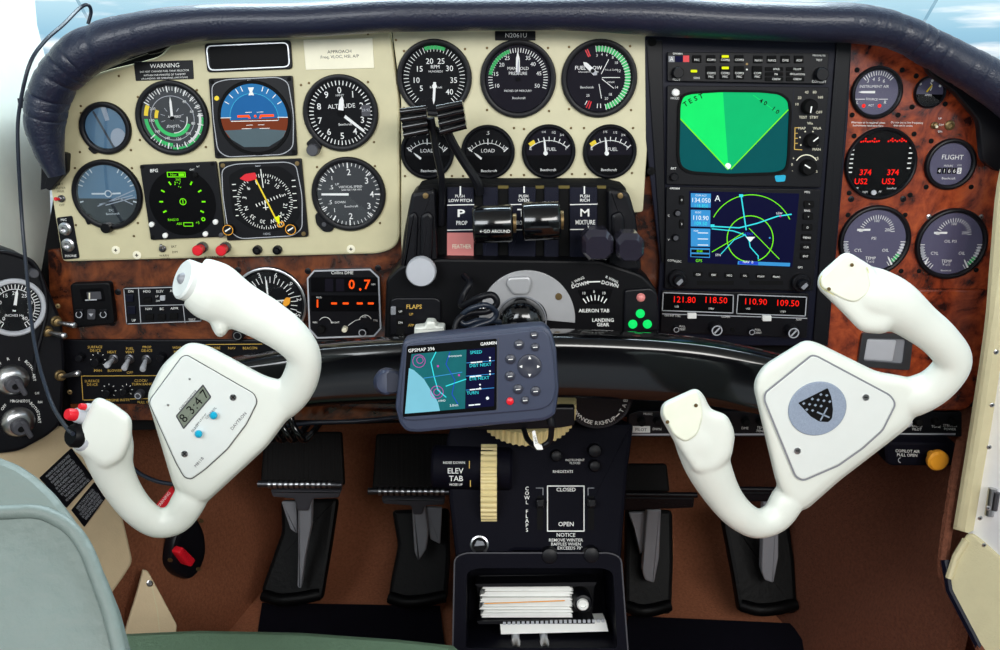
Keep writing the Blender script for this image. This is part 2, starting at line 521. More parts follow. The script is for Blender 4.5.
# dash deck between the panel and the windscreen
mb = MB(); mb.prism(W, [(-.50, .03), (.60, .03), (.60, .60), (-.50, .60)], .842, .852, NAVY)
struct(mb, 'trim_1')
# left wall: pale window post and side panel, X about -0.52
XL = -.525
mb = MB()
A = [PXp(-60, -60, XL), PXp(33, -20, XL), PXp(37, 25, XL), PXp(46, 60, XL), PXp(52, 262, XL), PXp(60, 430, XL), PXp(-60, 430, XL)]
A = [Vector((XL, p.y, p.z)) for p in A]
N = len(A); B = [p + Vector((-.03, 0, 0)) for p in A]
mb.add(A + B, [tuple(range(N)), tuple(range(2 * N - 1, N - 1, -1))] + [(i, (i + 1) % N, N + (i + 1) % N, N + i) for i in range(N)], WALLW)
struct(mb, 'wall_left')
# windscreen pane, leaning back over the dash
mb = MB()
wa = [(-.62, .60, .845), (.64, .60, .845), (.62, .02, 1.34), (-.60, .02, 1.34)]
mb.add(wa + [(x, y + .006, z + .006) for x, y, z in wa], [(0, 1, 2, 3), (7, 6, 5, 4), (0, 4, 5, 1), (1, 5, 6, 2), (2, 6, 7, 3), (3, 7, 4, 0)], PANE)
struct(mb, 'window_1')
# carpeted footwell sides (tapering towards the firewall)
def side(name, pts, th, m):
    mb = MB(); A = [Vector(p) for p in pts]; B = [p + Vector((th, 0, 0)) for p in A]; N = len(A)
    mb.add(A + B, [tuple(range(N)), tuple(range(2 * N - 1, N - 1, -1))] + [(i, (i + 1) % N, N + (i + 1) % N, N + i) for i in range(N)], m)
    return struct(mb, name)
side('trim_2', [(-.50, -.02, .0), (-.375, .22, .0), (-.365, .34, .05), (-.355, .55, .36), (-.36, .58, .84), (-.44, .30, .84), (-.49, .03, .46), (-.50, -.02, .46)], -.02, CARPET)
side('trim_3', [(.475, -.10, .0), (.40, .22, .0), (.385, .34, .05), (.37, .55, .36), (.37, .58, .84), (.45, .30, .84), (.535, .06, .50), (.525, -.03, .42), (.487, -.10, .37)], .02, CARPETD)
# left lower side panel (cream, carries the placards)
LP = Pl((-.447, 0.0, .33), (1, -.55, .25))
def plate(f, pts, m, h0, h1, bev=0.0):
    mb = MB(); mb.prism(f, pts, h0, h1, m, bev); return mb
mb = plate(LP, rpoly([(10, 440), (62, 425), (96, 440), (112, 470), (128, 535), (134, 562), (124, 578), (108, 600), (60, 640), (-40, 640), (-60, 500)], 6), CRPAN, -22, 0, 3)
struct(mb, 'wall_left_lower')

# right door post, inner metal, lower leather, sill
RP = Pl((.478, -.10, .405), (-1, -.75, .12))
mb = MB()
pts = cr([(1060, 90), (1010, 152), (997, 185), (990, 260), (984, 330), (969, 430), (957, 505), (953, 529)], 4)
left = [(p.x, p.y) for p in pts]
mb.prism(RP, left + [(968, 533), (986, 425), (1003, 310), (1012, 240), (1060, 190)], -14, 6, CRLEA, 6)
struct(mb, 'trim_4')
RM = Pl((.492, -.10, .405), (-1, -.45, .10))
mb = MB(); mb.prism(RM, [(1012, 240), (1090, 200), (1100, 600), (1012, 578), (988, 552), (966, 531), (984, 425), (1003, 310)], -14, 0, METW)
# hinge and screws on the metal strip are sub-details of the jamb
jamb = struct(mb, 'door_1')
screws(jamb, [(992, 405), (989, 447), (988, 508), (980, 518), (984, 545), (996, 352)], -.13, 2.6, STEEL)
mb = MB()
mb.tube([RM.pt(995, 488, 3), RM.pt(991, 515, 3)], .0045, STEEL, 10); mb.tube([RM.pt(999, 492, 3), RM.pt(996, 510, 3)], .003, DSTEEL, 8)
mb.build('hinge', jamb)
RD = Pl((.47, -.11, .36), (-1, -.8, .45))
mb = MB(); mb.prism(RD, rpoly([(968, 531), (982, 540), (1020, 572), (1070, 640), (1070, 720), (1018, 720), (952, 592), (950, 575)], [7, 6, 6, 6, 6, 6, 7, 7]), -16, 4, CRLEA, 2.5)
mb.tube([RD.pt(a, b, 5) for a, b in [(951, 578), (958, 556), (968, 540)]], .004, CRLEA, 8)
struct(mb, 'trim_5')
mb = MB(); mb.tube([RD.pt(a, b, 0) for a, b in [(946, 560), (951, 590), (985, 655), (1010, 710)]], .0055, NAVY, 8)
struct(mb, 'trim_6')
# right wall outside the wood panel
mb = MB(); mb.add([(.565, -.12, 0), (.565, .10, 0), (.565, .10, .84), (.565, -.12, .84), (.585, -.12, 0), (.585, .10, 0), (.585, .10, .84), (.585, -.12, .84)],
       [(0, 1, 2, 3), (7, 6, 5, 4), (0, 4, 5, 1), (1, 5, 6, 2), (2, 6, 7, 3), (3, 7, 4, 0)], CARPETD)
struct(mb, 'wall_right')
# cabin behind the pilots: headliner and rear bulkhead
def slab(name, lo, hi, m):
    x0, y0, z0 = lo; x1, y1, z1 = hi; mb = MB()
    mb.add([(x0, y0, z0), (x1, y0, z0), (x1, y1, z0), (x0, y1, z0), (x0, y0, z1), (x1, y0, z1), (x1, y1, z1), (x0, y1, z1)],
           [(3, 2, 1, 0), (4, 5, 6, 7), (0, 1, 5, 4), (1, 2, 6, 5), (2, 3, 7, 6), (3, 0, 4, 7)], m)
    return struct(mb, name)
slab('ceiling', (-.66, -2.1, 1.36), (.66, -.02, 1.38), HEADL)
slab('wall_left_cabin', (-.66, -2.1, 0), (-.64, .05, .84), CABW)
slab('wall_right_cabin', (.66, -2.1, 0), (.68, -.10, .80), CABW)
slab('wall_back', (-.66, -2.12, 0), (.66, -2.1, 1.38), DGREY)
# carpet binding along the right footwell edge
mb = MB(); q = [P(962, 440, -.06), P(953, 490, -.075), P(943, 560, -.09), P(948, 585, -.10), P(968, 620, -.13), P(990, 668, -.17)]
mb.tube(cr(q, 5), .006, CARPETD, 8)
struct(mb, 'trim_7')

# heel mats
for pts, lab in (([(262, 605), (440, 608), (446, 660), (254, 660)], 'black heel mat on the carpet below the left-hand pair of pedals'),
                 ([(628, 618), (800, 626), (806, 665), (622, 665)], 'black heel mat on the carpet below the right-hand pair of pedals')):
    mb = MB(); w_ = [PZ(a, b, 0.094) for a, b in pts]
    mb.prism(W, [(p.x, p.y) for p in w_], .092, .099, MATBLK, .002)
    tag(mb.build('heel_mat'), lab, 'mat')

# ================================================================== glareshield roll
PADC = [((57, 176), 8), ((49, 150), 14), ((45, 118), 19), ((56, 82), 20), ((90, 50), 22), ((150, 30), 18.5), ((215, 22), 16.5), ((300, 20), 16),
        ((390, 15), 16), ((470, 14), 15.5), ((545, 13.5), 15.5), ((600, 13.5), 17), ((655, 15), 19.5), ((720, 19), 18.5), ((800, 22), 18.5), ((855, 23.5), 18.5), ((898, 32), 17),
        ((938, 52), 18), ((985, 78), 20), ((1020, 102), 22), ((1050, 130), 23)]
cpts = cr([P(c[0], c[1], -.05) for c, r in PADC], 26); crad = cr1([r * .00096 for c, r in PADC], 26)
mb = MB(); n = 28; vs = []; fs = []; NP = len(cpts)
for i in range(NP):
    t = (cpts[min(i + 1, NP - 1)] - cpts[max(i - 1, 0)]).normalized()
    x = Vector((0, -1, 0)); y = t.cross(x).normalized()
    u = i / 26.0
    wr = 0
    for k in range(n):
        g = 2 * math.pi * k / n
        # gathers in the leather where the roll bends
        bend = math.exp(-((u - 3.2) / 1.7) ** 2) + .8 * math.exp(-((u - 16.7) / 1.5) ** 2) + .25 * math.exp(-((u - 12) / .8) ** 2)
        ph = u * 17 + 1.6 * math.sin(u * 5.3) + .5 * math.sin(g * 2 + u * 3)
        wob = -.075 * bend * max(0.0, math.sin(ph)) ** 6 * (.35 + .65 * abs(math.sin(g * .5 + 1.1 * math.sin(u * 4.1)))) + .02 * bend * math.sin(u * 9 + g)
        r = crad[i] * (1 + wob)
        vs.append(cpts[i] + x * (r * 1.25 * math.cos(g)) + y * (r * math.sin(g)))
for i in range(NP - 1):
    for k in range(n):
        j = (k + 1) % n
        fs.append((i * n + k, i * n + j, (i + 1) * n + j, (i + 1) * n + k))
fs += [tuple(range(n)), tuple(range((NP - 1) * n, NP * n))]
mb.add(vs, fs, PAD, True)
padr = thing('glareshield', 'dark navy padded leather roll arching over the whole instrument panel', 'glareshield', P(520, 40, -.03))
po = mb.build('padded_roll', padr)
# stitched lower flap and the dark coaming tucked under the roll
mb = MB(); g0 = G(-.016)
oo = cr([(44, 189), (46, 150), (52, 112), (70, 78), (105, 50), (180, 26)], 5); ii = cr([(60, 185), (63, 150), (64, 112), (78, 84), (112, 67), (170, 46)], 5)
for p, q, p2, q2 in zip(oo, ii, oo[1:], ii[1:]): mb.prism(g0, [tuple(p), tuple(q), tuple(q2), tuple(p2)], 0, 7, BLACKS)
mb.prism(g0, rpoly([(48, 186), (58, 150), (71, 153), (70, 171), (54, 190)], 2), 0, 9, BLACKS, 1)
mb.prism(g0, rpoly([(145, 44), (184, 30), (176, 42), (163, 52), (150, 55)], 2), 0, 5, BLACKS, 1)
mb.build('coaming', padr)
mb = MB(); g0 = G(-.012)
mb.prism(g0, rpoly([(915, 50), (1010, 92), (1012, 160), (994, 172), (978, 160), (974, 120), (950, 92), (925, 74)], 6), 1, 9, BLACKS, 2)
mb.build('side_flap', padr)

# black backing sheet behind all the boards
mb = MB(); mb.prism(G(.012), [(57, 176), (49, 150), (46, 118), (58, 84), (92, 52), (150, 32), (300, 22), (545, 17), (655, 18), (855, 27), (938, 54), (985, 80), (1030, 110), (1030, 340), (1030, 405), (70, 432), (30, 450), (30, 340)], -6, 0, BLACKM)
struct(mb, 'trim_8')
# ================================================================== instrument panels
YC, YM, YS = -.012, -.009, -.012
ip = thing('flight_instrument_board', 'cream metal panel carrying the flight instruments, rounded lower corner', 'panel', P(225, 262, YC))
mb = MB(); gc = G(YC)
LPOLY = rpoly([(62, 262), (50, 187), (57, 150), (61, 120), (64, 98), (72, 86), (86, 77), (110, 69), (140, 62), (160, 56), (172, 42), (200, 22), (388, 16), (399, 100), (400, 236), (397, 245), (389, 251), (377, 254)],
              [5, 3, 6, 6, 6, 6, 6, 6, 6, 6, 6, 3, 3, 8, 5, 5, 5, 5])
mb.prism(gc, LPOLY, -10, 0, CREAM, 2.5); mb.build('panel_plate', ip)
SCR = [(119, 76), (81, 106), (80, 152), (81, 113), (138, 97), (197, 90), (140, 140), (206, 147), (75, 168), (132, 168), (76, 225), (138, 223), (301, 85), (309, 83), (368, 82), (308, 150), (374, 142), (317, 167), (375, 166), (380, 223), (88, 78), (368, 34), (131, 150), (134, 236)]
screws(ip, SCR, YC, 1.15)
screws(ip, [(116, 250), (351, 249), (137, 255)], YC, 4.2, IVORY, 'large_screw')

cp = thing('engine_instrument_board', 'cream metal panel carrying the engine gauges above the throttle quadrant', 'panel', P(520, 200, YM))
mb = MB(); gm = G(YM)
mb.prism(gm, rpoly([(391, 22), (652, 16), (649, 120), (643, 212), (600, 215), (450, 215), (412, 255), (402, 255), (401, 240), (401, 100)], 3), -6, 0, CREAMC, 1.0); mb.build('panel_plate', cp)
SCR = [(404, 51), (465, 49), (404, 108), (487, 48), (548, 48), (487, 110), (549, 111), (569, 47), (630, 46), (569, 109), (631, 110), (400, 132), (456, 127), (405, 176), (452, 176), (462, 129), (514, 128), (463, 176), (511, 175), (524, 129), (571, 128), (524, 175), (572, 174), (584, 128), (633, 128), (585, 174), (632, 173), (396, 40), (397, 230)]
screws(cp, SCR, YM, 1.15)

lw = thing('wood_fascia', 'dark burl wood strip under the cream flight panel', 'panel', P(230, 340, 0))
mb = MB(); gw = G(0.0)
mb.prism(gw, rpoly([(48, 250), (660, 175), (660, 350), (412, 350), (400, 345), (52, 345)], 2), -5, 0, WOODL); mb.build('panel_plate', lw)
screws(lw, [(238, 270), (308, 271), (378, 268), (118, 292), (112, 323), (307, 335)], 0, 3.2, BLACKS)

rw = thing('wood_fascia', 'reddish burl wood panel around the engine temperature gauges', 'panel', P(910, 288, 0))
mb = MB(); mb.prism(gw, rpoly([(815, 30), (930, 40), (1030, 80), (1030, 300), (990, 292), (822, 292)], 3), -5, 0, WOODR, .8); mb.build('panel_plate', rw)
screws(rw, [(857, 70), (902, 70), (852, 115), (898, 115), (916, 76), (945, 104), (912, 107), (945, 68), (854, 136), (914, 134), (849, 193), (910, 195), (931, 141), (926, 187), (971, 187), (848, 215), (905, 215), (901, 271), (919, 271), (976, 270)], 0, 2.4, BLACKM)
screws(rw, [(851, 199), (903, 199)], 0, 3.0, BLACKS)
screws(rw, [(929, 217), (981, 217)], 0, 2.6, STEEL)
gd = thing('glove_door', 'reddish burl wood door below the oil gauges with an inset pull', 'door', P(905, 410, 0))
mb = MB(); gq = G(-.006); mb.prism(gq, rpoly([(824, 289), (990, 290), (1000, 300), (977, 398), (966, 411), (824, 411)], [3, 8, 4, 10, 8, 3]), -6, 0, WOODR, 2.0); mb.build('door_plate', gd)
mb = MB()
o_ = rpoly([(861, 332), (912, 333), (908, 369), (856, 365)], 3); i_ = rpoly([(866, 337), (905, 338), (902, 363), (862, 360)], 3)
mb.frame(gq, o_, i_, .2, 4, DSTEEL)
mb.flat(gq, i_, .5, GREY); mb.prism(gq, rpoly([(864, 339), (896, 340), (892, 361), (861, 359)], 2), .5, 2, LGREY, 1)
mb.build('pull_recess', gd)
# ================================================================== round gauges
def gauge(name, cx, cy, r, Y, label, cat='gauge', bez=5.0, dial=DIAL, group=None, tr=-2, glass=GLASS, bezm=BLACKS):
    root = thing(name, label, cat, P(cx, cy + r, Y), group)
    f = Fr(cx, cy, Y, tr)
    mb = MB(); mb.lathe(f, cx, cy, [(r, .2), (r, 3), (r - 1.0, 4.4), (r - bez * .6, 4.8), (r - bez, 4.0), (r - bez - .8, 1.2)], bezm, 48)
    mb.build('bezel', root)
    d = MB(); d.disc(f, cx, cy, r - bez - .3, 1.2, dial, 48)
    g = MB(); g.disc(f, cx, cy, r - bez - .2, 3.7, glass, 48); g.build('glass', root)
    return root, f, d
def needle(root, f, cx, cy, deg, l, w=1.8, back=6, m=WHITE, h=2.2, hub=2.6, hubm=BLACKM, pointed=True):
    mb = MB()
    t = math.radians(deg); ux, uy = math.sin(t), -math.cos(t); px, py = -uy, ux
    def q(a, b): return (cx + ux * a + px * b, cy + uy * a + py * b)
    pts = [q(-back, -w * .6), q(l * .75, -w / 2), q(l, 0 if pointed else -w / 2)] + ([] if pointed else [q(l, w / 2)]) + [q(l * .75, w / 2), q(-back, w * .6)]
    mb.prism(f, pts, h, h + .4, m); nd = mb.build('needle', root)
    if hub:
        mb = MB(); mb.lathe(f, cx, cy, [(hub, h - .9), (hub, h + .8), (0, h + .9)], hubm, 16); mb.build('hub', nd)
def seq(a, b, n): return [a + (b - a) * i / (n - 1) for i in range(n)]
def knob(mb, f, a, b, r, h, m, n=20, taper=.9, h0=.2, cap=None):
    mb.lathe(f, a, b, [(r, h0), (r, h0 + h * .25), (r * taper, h - .6), (r * taper - .6, h), (0, h)], m, n)
    if cap: mb.disc(f, a, b, r * taper - .8, h + .05, cap, n)
def maker(d, f, a, b, s=2.2):
    d.text(f, 'Beechcraft', a, b, s, WHITE, 1.4)

T1 = 1.5
# --- slip / standby gauge, pale reflections painted on the dial
r_, f, d = gauge('standby_gauge', 106, 128, 26, YC, 'small round gauge with bluish reflections painted on its face beside the padded roll', dial=DIALREFL, glass=GLASSR)
d.prism(f, [(104, 108), (109, 107), (111, 120), (107, 121)], 1.3, 1.8, LGREY); d.line(f, [(96, 112), (112, 147)], 2.2, 1.5, DGREY); d.flat(f, circ(118, 138, 8, 20, 10), 1.35, LGREY)
d.build('dial', r_)
mb = MB(); mb.prism(f, rpoly([(86, 148), (92, 154), (96, 152), (92, 144)], 2), .3, 4, BLACKS, 1); mb.build('adjuster', r_)
# --- airspeed
r_, f, d = gauge('airspeed_indicator', 173, 118, 37, YC, 'airspeed gauge with green and yellow arcs, left of the blue attitude display', dial=DIALG)
d.ticks(f, 173, 118, 27, 30.5, seq(-60, 230, 50), .6, T1, WHITE); d.ticks(f, 173, 118, 25.5, 31, seq(-60, 230, 17), 1.0, T1 + .05, WHITE)
d.arc(f, 173, 118, 24.5, 28.5, -85, -62, T1, YELP); d.arc(f, 173, 118, 14.5, 18, -90, -62, T1, YELP)
d.arc(f, 173, 118, 25, 28.5, 185, 268, T1, GREENP); d.arc(f, 173, 118, 15, 18.5, 110, 265, T1, GREENP); d.arc(f, 173, 118, 14.3, 15.2, 85, 180, T1, WHITE)
d.arc(f, 173, 118, 26.5, 29, 80, 150, T1, WHITE); d.arc(f, 173, 118, 29, 31, 88, 185, T1, GREENP); d.arc(f, 173, 118, 21.4, 22, -95, 265, T1, LGREY)
for i, t in enumerate(['40', '60', '80', '100', '120', '140', '160', '180', '200']):
    p = clk(173, 118, 21, 40 + i * 32); d.text(f, t, p[0], p[1], 2.6, WHITE, T1)
d.ticks(f, 173, 118, 8, 12, seq(0, 324, 10), .5, T1, LGREY); d.text(f, 'KNOTS', 173, 126, 2.6, WHITE, T1); d.text(f, 'AIRSPEED', 175, 116.5, 2.2, WHITE, T1)
d.build('dial', r_); needle(r_, f, 173, 118, 0, 21, 2.2, 2, hub=2)
# --- altimeter
r_, f, d = gauge('altimeter', 341, 113, 38, YC, 'black altimeter numbered 0 to 9 below the approach placard')
d.ticks(f, 341, 113, 27.5, 31.5, seq(0, 352.8, 50), .9, T1, WHITE)
for i in range(10):
    p = clk(341, 113, 22.5, i * 36 - 1); d.text(f, str(i), p[0], p[1], 6.2, WHITE, T1, bold=.02)
d.text(f, 'ALTITUDE', 342, 106, 4.2, WHITE, T1, rot=-3); maker(d, f, 345, 124); d.prism(f, rect(362, 105, 371, 116, 1), 1.25, 1.6, DGREY); d.text(f, '29.92', 366.5, 110, 2.6, LGREY, 1.8); d.text(f, '1000 FT', 341, 95.5, 1.8, WHITE, T1)
d.build('dial', r_); needle(r_, f, 341, 113, 128, 29, 2.6, -5, hub=3, pointed=False); needle(r_, f, 341, 113, 8, 17, 4.5, -3, h=2.8, hub=0)
mb = MB(); mb.prism(f, rpoly([(304, 143), (312, 136), (321, 146), (314, 155)], 3), .3, 4, BLACKS, 1); knob(mb, f, 312, 149, 6.5, 12, DGREY); mb.build('knob', r_)
# --- turn coordinator
r_, f, d = gauge('turn_coordinator', 108, 194.5, 35, YC, 'turn indicator with white aeroplane bar over a sky reflection painted on its face', dial=DIALREFL, glass=GLASSR)  # upper dial blue is painted sky reflection
d.flat(f, [clk(108, 194.5, 29.5, 98 + i * 5.5) for i in range(31)], 1.3, DIALG)
d.ticks(f, 108, 194.5, 25, 29, [-70, -60, -50, -40, -30, 30, 40, 50, 60, 70], 1.0, T1, WHITE)
d.line(f, [(93, 193.5), (105, 193.5)], 1.6, T1 + .2, WHITE); d.line(f, [(112, 193.5), (121, 193)], 1.6, T1 + .2, WHITE); d.arc(f, 109, 193.5, 2.6, 3.6, 0, 360, T1 + .2, WHITE)
for a, b in (((97, 206), (135, 190)), ((99, 204), (133, 195)), ((105, 205), (135, 197)), ((117, 197), (132, 204))): d.line(f, [a, b], 1.0, T1, LGREY)
d.ticks(f, 108, 194.5, 26, 29.5, [-105, 105], 1.4, T1, WHITE)
d.text(f, 'DC', 110, 210, 2.4, WHITE, T1); maker(d, f, 111, 213.5)
d.build('dial', r_)
mb = MB(); knob(mb, f, 105, 227, 5.5, 10, BLACK); mb.prism(f, rpoly([(82, 216), (88, 213), (91, 222), (85, 225)], 2), .3, 4, BLACKS, 1); mb.build('knob', r_)
# --- vertical speed
r_, f, d = gauge('vertical_speed_indicator', 349, 194, 37, YC, 'black vertical speed gauge with needle pointing left, below the altimeter', dial=DIALG)
d.ticks(f, 349, 194, 28, 31, seq(-80, 80, 21) + seq(100, 260, 21), .6, T1, WHITE); d.ticks(f, 349, 194, 26, 31.3, [0, 45, 90, 135, 180, -33, -60, -147, -120], 1.2, T1 + .05, WHITE)
for a, t in ((0, '2'), (52, '3'), (90, '4'), (122, '3'), (180, '2')):
    p = clk(350, 194, 22, a); d.text(f, t, p[0], p[1], 6, WHITE, T1, bold=.02)
for a, b, t in ((332, 187, '.5'), (333, 178, '1'), (330, 202, '.5'), (334, 210, '1')): d.text(f, t, a, b, 4, WHITE, T1)
d.text(f, 'VERTICAL SPEED', 351, 186.5, 2.2, WHITE, T1); d.text(f, '1000 FEET PER MIN', 352, 189.5, 1.7, WHITE, T1); d.text(f, 'UP', 338, 184, 2.2, WHITE, T1); d.text(f, 'DOWN', 340, 202, 2.2, WHITE, T1); maker(d, f, 351, 206)
d.build('dial', r_); needle(r_, f, 349, 194, -90, 27, 2.0, 0, hub=0, pointed=False)
mb = MB(); mb.prism(f, rpoly([(314, 214), (321, 210), (334, 226), (330, 232), (322, 232), (315, 224)], 3), .25, 3.5, BLACKS, 1); mb.lathe(f, 323, 224, [(2.4, 3.6), (2.2, 4.4), (0, 4.5)], DGREY, 12); mb.build('adjuster', r_)

# --- engine gauges
T1 = 1.5
r_, f, d = gauge('tachometer', 434.5, 78, 38, YM, 'engine speed gauge with green arc at top, leftmost of the three large engine gauges', tr=0)
d.ticks(f, 434.5, 78, 26, 31, seq(-140, 140, 41), .6, T1, WHITE)
d.arc(f, 434.5, 78, 28, 31.5, -18, 22, T1, GREENP)
for a, b, t in ((421, 88, '5'), (416.5, 80, '10'), (420, 69, '15'), (430, 61.5, '20'), (441.5, 61.5, '25'), (450, 68.5, '30'), (454, 80, '35'), (449.5, 91.5, '40')): d.text(f, t, a, b, 5.4, WHITE, T1, bold=.015)
d.text(f, 'RPM', 435.5, 67, 3.4, WHITE, T1); d.text(f, 'HUNDREDS', 436, 71.5, 1.9, WHITE, T1); maker(d, f, 436, 87, 2.0); d.build('dial', r_)
needle(r_, f, 434.5, 86, 184, 18, 2.4, 4, hub=2.4, hubm=WHITE)
r_, f, d = gauge('manifold_pressure_gauge', 518, 79, 38.5, YM, 'manifold pressure gauge with needle straight up, middle large engine gauge', tr=0, dial=DIALP)
d.ticks(f, 518, 79, 26, 30, seq(-108, 108, 41), .7, T1, WHITE); d.arc(f, 518, 79, 26.5, 30, -82, -18, T1, GREENP)
for a, b, t in ((497, 85.5, '10'), (496, 74, '15'), (501.5, 65, '20'), (507, 58.5, '25'), (528, 58.5, '35'), (533, 64.5, '40'), (539, 73.5, '45'), (537.5, 85.5, '50')): d.text(f, t, a, b, 3.8, WHITE, T1)
d.text(f, 'MANIFOLD', 518, 68.6, 3.0, WHITE, T1); d.text(f, 'PRESSURE', 518, 73.4, 3.0, WHITE, T1); d.text(f, 'INCHES OF MERCURY', 518, 90.5, 2.0, WHITE, T1); maker(d, f, 519, 97.5); d.build('dial', r_)
needle(r_, f, 518, 79, -1, 27, 3.6, -7, hub=0); needle(r_, f, 518, 79, 1, 20, 1.6, -5, m=LGREY, h=2.7, hub=2.0)
r_, f, d = gauge('fuel_flow_gauge', 599, 78.5, 38.5, YM, 'fuel flow gauge with wide green arc, rightmost large engine gauge', tr=0, dial=DIALP)
d.arc(f, 599, 78.5, 26.5, 31.5, -8, 165, T1, GREENP); d.ticks(f, 599, 78.5, 26, 32, seq(-8, 165, 30), .6, T1 + .1, WHITE)
d.ticks(f, 599, 78.5, 24, 31, [-28, -24], 1.2, T1, RED); d.ticks(f, 599, 78.5, 24, 31, [198, 203], 1.2, T1, RED); d.ticks(f, 599, 78.5, 25, 29, [175, 182, 208], .8, T1, WHITE)
d.text(f, 'FUEL FLOW', 588, 68, 3.6, WHITE, T1, bold=.03); d.text(f, 'GALLONS PER HOUR', 588, 72, 1.5, WHITE, T1)
for a, b, t in ((596, 56, '3'), (601, 55, '4'), (606, 55.5, '6'), (612, 58, '8'), (616, 63, '10'), (619, 71, '12'), (617, 87, '14'), (611, 94, '18'), (607, 98, '20'), (588, 95, '25')): d.text(f, t, a, b, 2.6, WHITE, T1)
d.line(f, [(601, 74), (608, 60)], .7, T1, WHITE); d.line(f, [(602, 77.5), (620, 77.5)], .7, T1, WHITE); d.line(f, [(602, 79), (614, 88)], .7, T1, WHITE); d.line(f, [(599, 84), (602, 98)], .7, T1, WHITE)
d.text(f, 'T.O. & CLIMB', 611, 70, 1.6, WHITE, T1); d.text(f, 'CRUISE', 611, 82, 1.6, WHITE, T1); maker(d, f, 587, 87); d.build('dial', r_)
needle(r_, f, 592, 71, -48, 13, 4.0, 4, hub=0); needle(r_, f, 592, 71, 132, 6, 3.6, 2, m=LGREY, h=2.7, hub=2)
for i, (cx, lab) in enumerate(((427.5, 'load meter gauge behind the propeller levers, leftmost of the small engine gauges'), (488, 'load meter gauge right of the propeller levers, second small engine gauge'))):
    r_, f, d = gauge('load_meter', cx, 152, 27, YM, lab, bez=3.5, tr=0, group=None)
    d.flat(f, [clk(cx, 152, 22.8, 98 + k * 5.6) for k in range(30)], 1.3, SCRBLK)
    d.ticks(f, cx, 166, 23, 26.5, seq(-48, 48, 11), .5, T1, WHITE); d.ticks(f, cx, 166, 21.5, 27, seq(-48, 48, 3), .9, T1 + .05, WHITE); d.arc(f, cx, 166, 22.6, 23.2, -48, 48, T1, WHITE)
    d.text(f, '0', cx - 18, 149, 4, WHITE, T1); d.text(f, '10', cx + 17, 148.5, 3.6, WHITE, T1); d.text(f, '.5', cx, 133, 3.4, WHITE, T1); d.text(f, 'LOAD', cx, 150.5, 3.6, WHITE, T1); d.text(f, 'Beechcraft', cx + 1, 170.5, 2.6, WHITE, 1.6); d.build('dial', r_)
    needle(r_, f, cx - 1, 163, -51, 17, 1.8, -7, hub=0)
for cx, lab in ((548.5, 'fuel quantity gauge with E and F, third small engine gauge from the left'), (609.5, 'fuel quantity gauge with E and F, rightmost small engine gauge')):
    r_, f, d = gauge('fuel_gauge', cx, 151.5, 27, YM, lab, bez=3.5, tr=0, dial=DIALP)
    d.flat(f, [clk(cx, 151.5, 22.8, 98 + k * 5.6) for k in range(30)], 1.3, SCRBLK)
    d.arc(f, cx, 168, 27.2, 27.9, -42, 42, T1, WHITE); d.ticks(f, cx, 168, 27, 31, seq(-20, 42, 7), .8, T1, WHITE); d.arc(f, cx, 168, 28, 32, -40, -28, T1, YELP)
    d.text(f, 'E', cx - 18, 148, 3.6, WHITE, T1); d.text(f, 'F', cx + 18, 148, 3.6, WHITE, T1); d.text(f, 'FUEL', cx + 3, 149, 3.2, WHITE, T1); d.text(f, '1/4', cx - 5, 132, 2.4, WHITE, T1); d.text(f, '1/2', cx + 5, 132.5, 2.4, WHITE, T1); d.text(f, '3/4', cx + 13, 135, 2.4, WHITE, T1); d.text(f, 'Beechcraft', cx, 169.5, 2.6, WHITE, 1.6); d.build('dial', r_)
    needle(r_, f, cx - 3, 153, -6, 16, 1.8, 2, hub=2.2, hubm=WHITE)

# --- right panel gauges
r_, f, d = gauge('instrument_air_gauge', 876, 92.5, 26, 0, 'grey violet instrument air gauge at the top of the red wood panel', bez=3.5, dial=DIALV, tr=3)
d.ticks(f, 876, 92.5, 17, 21, seq(-45, 45, 13), .7, T1, WHITE)
for a, b, t in ((866, 81, '3'), (871.5, 79.5, '4'), (877, 79.5, '5'), (882, 81, '6')): d.text(f, t, a, b, 3.4, WHITE, T1)
d.text(f, 'INSTRUMENT AIR', 873, 86.5, 2.6, WHITE, T1, rot=0); d.text(f, 'SOURCE', 872, 99, 2.2, WHITE, T1); d.text(f, 'ACT', 872, 105, 2.0, WHITE, T1); d.text(f, 'L', 858, 102, 3.2, WHITE, T1); d.text(f, 'R', 886, 102, 3.2, WHITE, T1); d.line(f, [(855, 99), (865, 99)], .6, T1, WHITE); d.line(f, [(879, 99), (888, 99)], .6, T1, WHITE)
d.disc(f, 864.5, 105.5, 1.9, 1.6, E_RED, 12); d.disc(f, 880.5, 105.5, 1.9, 1.6, E_RED, 12); d.build('dial', r_); needle(r_, f, 872, 92, -90, 15, 2.0, 2, hub=0)
r_, f, d = gauge('deice_gauge', 929, 92, 16, 0, 'tiny half black gauge high on the red wood panel beside the roll', bez=1.5, dial=DIALV, tr=3)
d.flat(f, [clk(929, 92, 14.2, 100 + k * 5.6) for k in range(30)], 1.3, SCRBLK)
for a, b in ((918.5, 84), (930, 81), (938.5, 86)): d.disc(f, a, b, 1.4, 1.6, WHITE, 10)
d.arc(f, 925, 87, 5, 6, 40, 130, T1, WHITE); d.text(f, 'AMPS', 928, 95, 2.0, WHITE, T1); d.build('dial', r_); needle(r_, f, 926, 91, 35, 8, 1.2, 1, m=YELP, hub=0)
r_, f, d = gauge('engine_monitor', 880, 163.5, 36, 0, 'round black engine monitor showing glowing red digits', 'monitor', bez=3, dial=SCRBLK, tr=0)
for k in range(9):
    d.disc(f, 858 + k * 2.2, 142 - (k % 3) * .4, .9, 1.6, E_RED, 8); d.disc(f, 885 + k * 2.2, 141.5 - (k % 2), .9, 1.6, E_RED, 8)
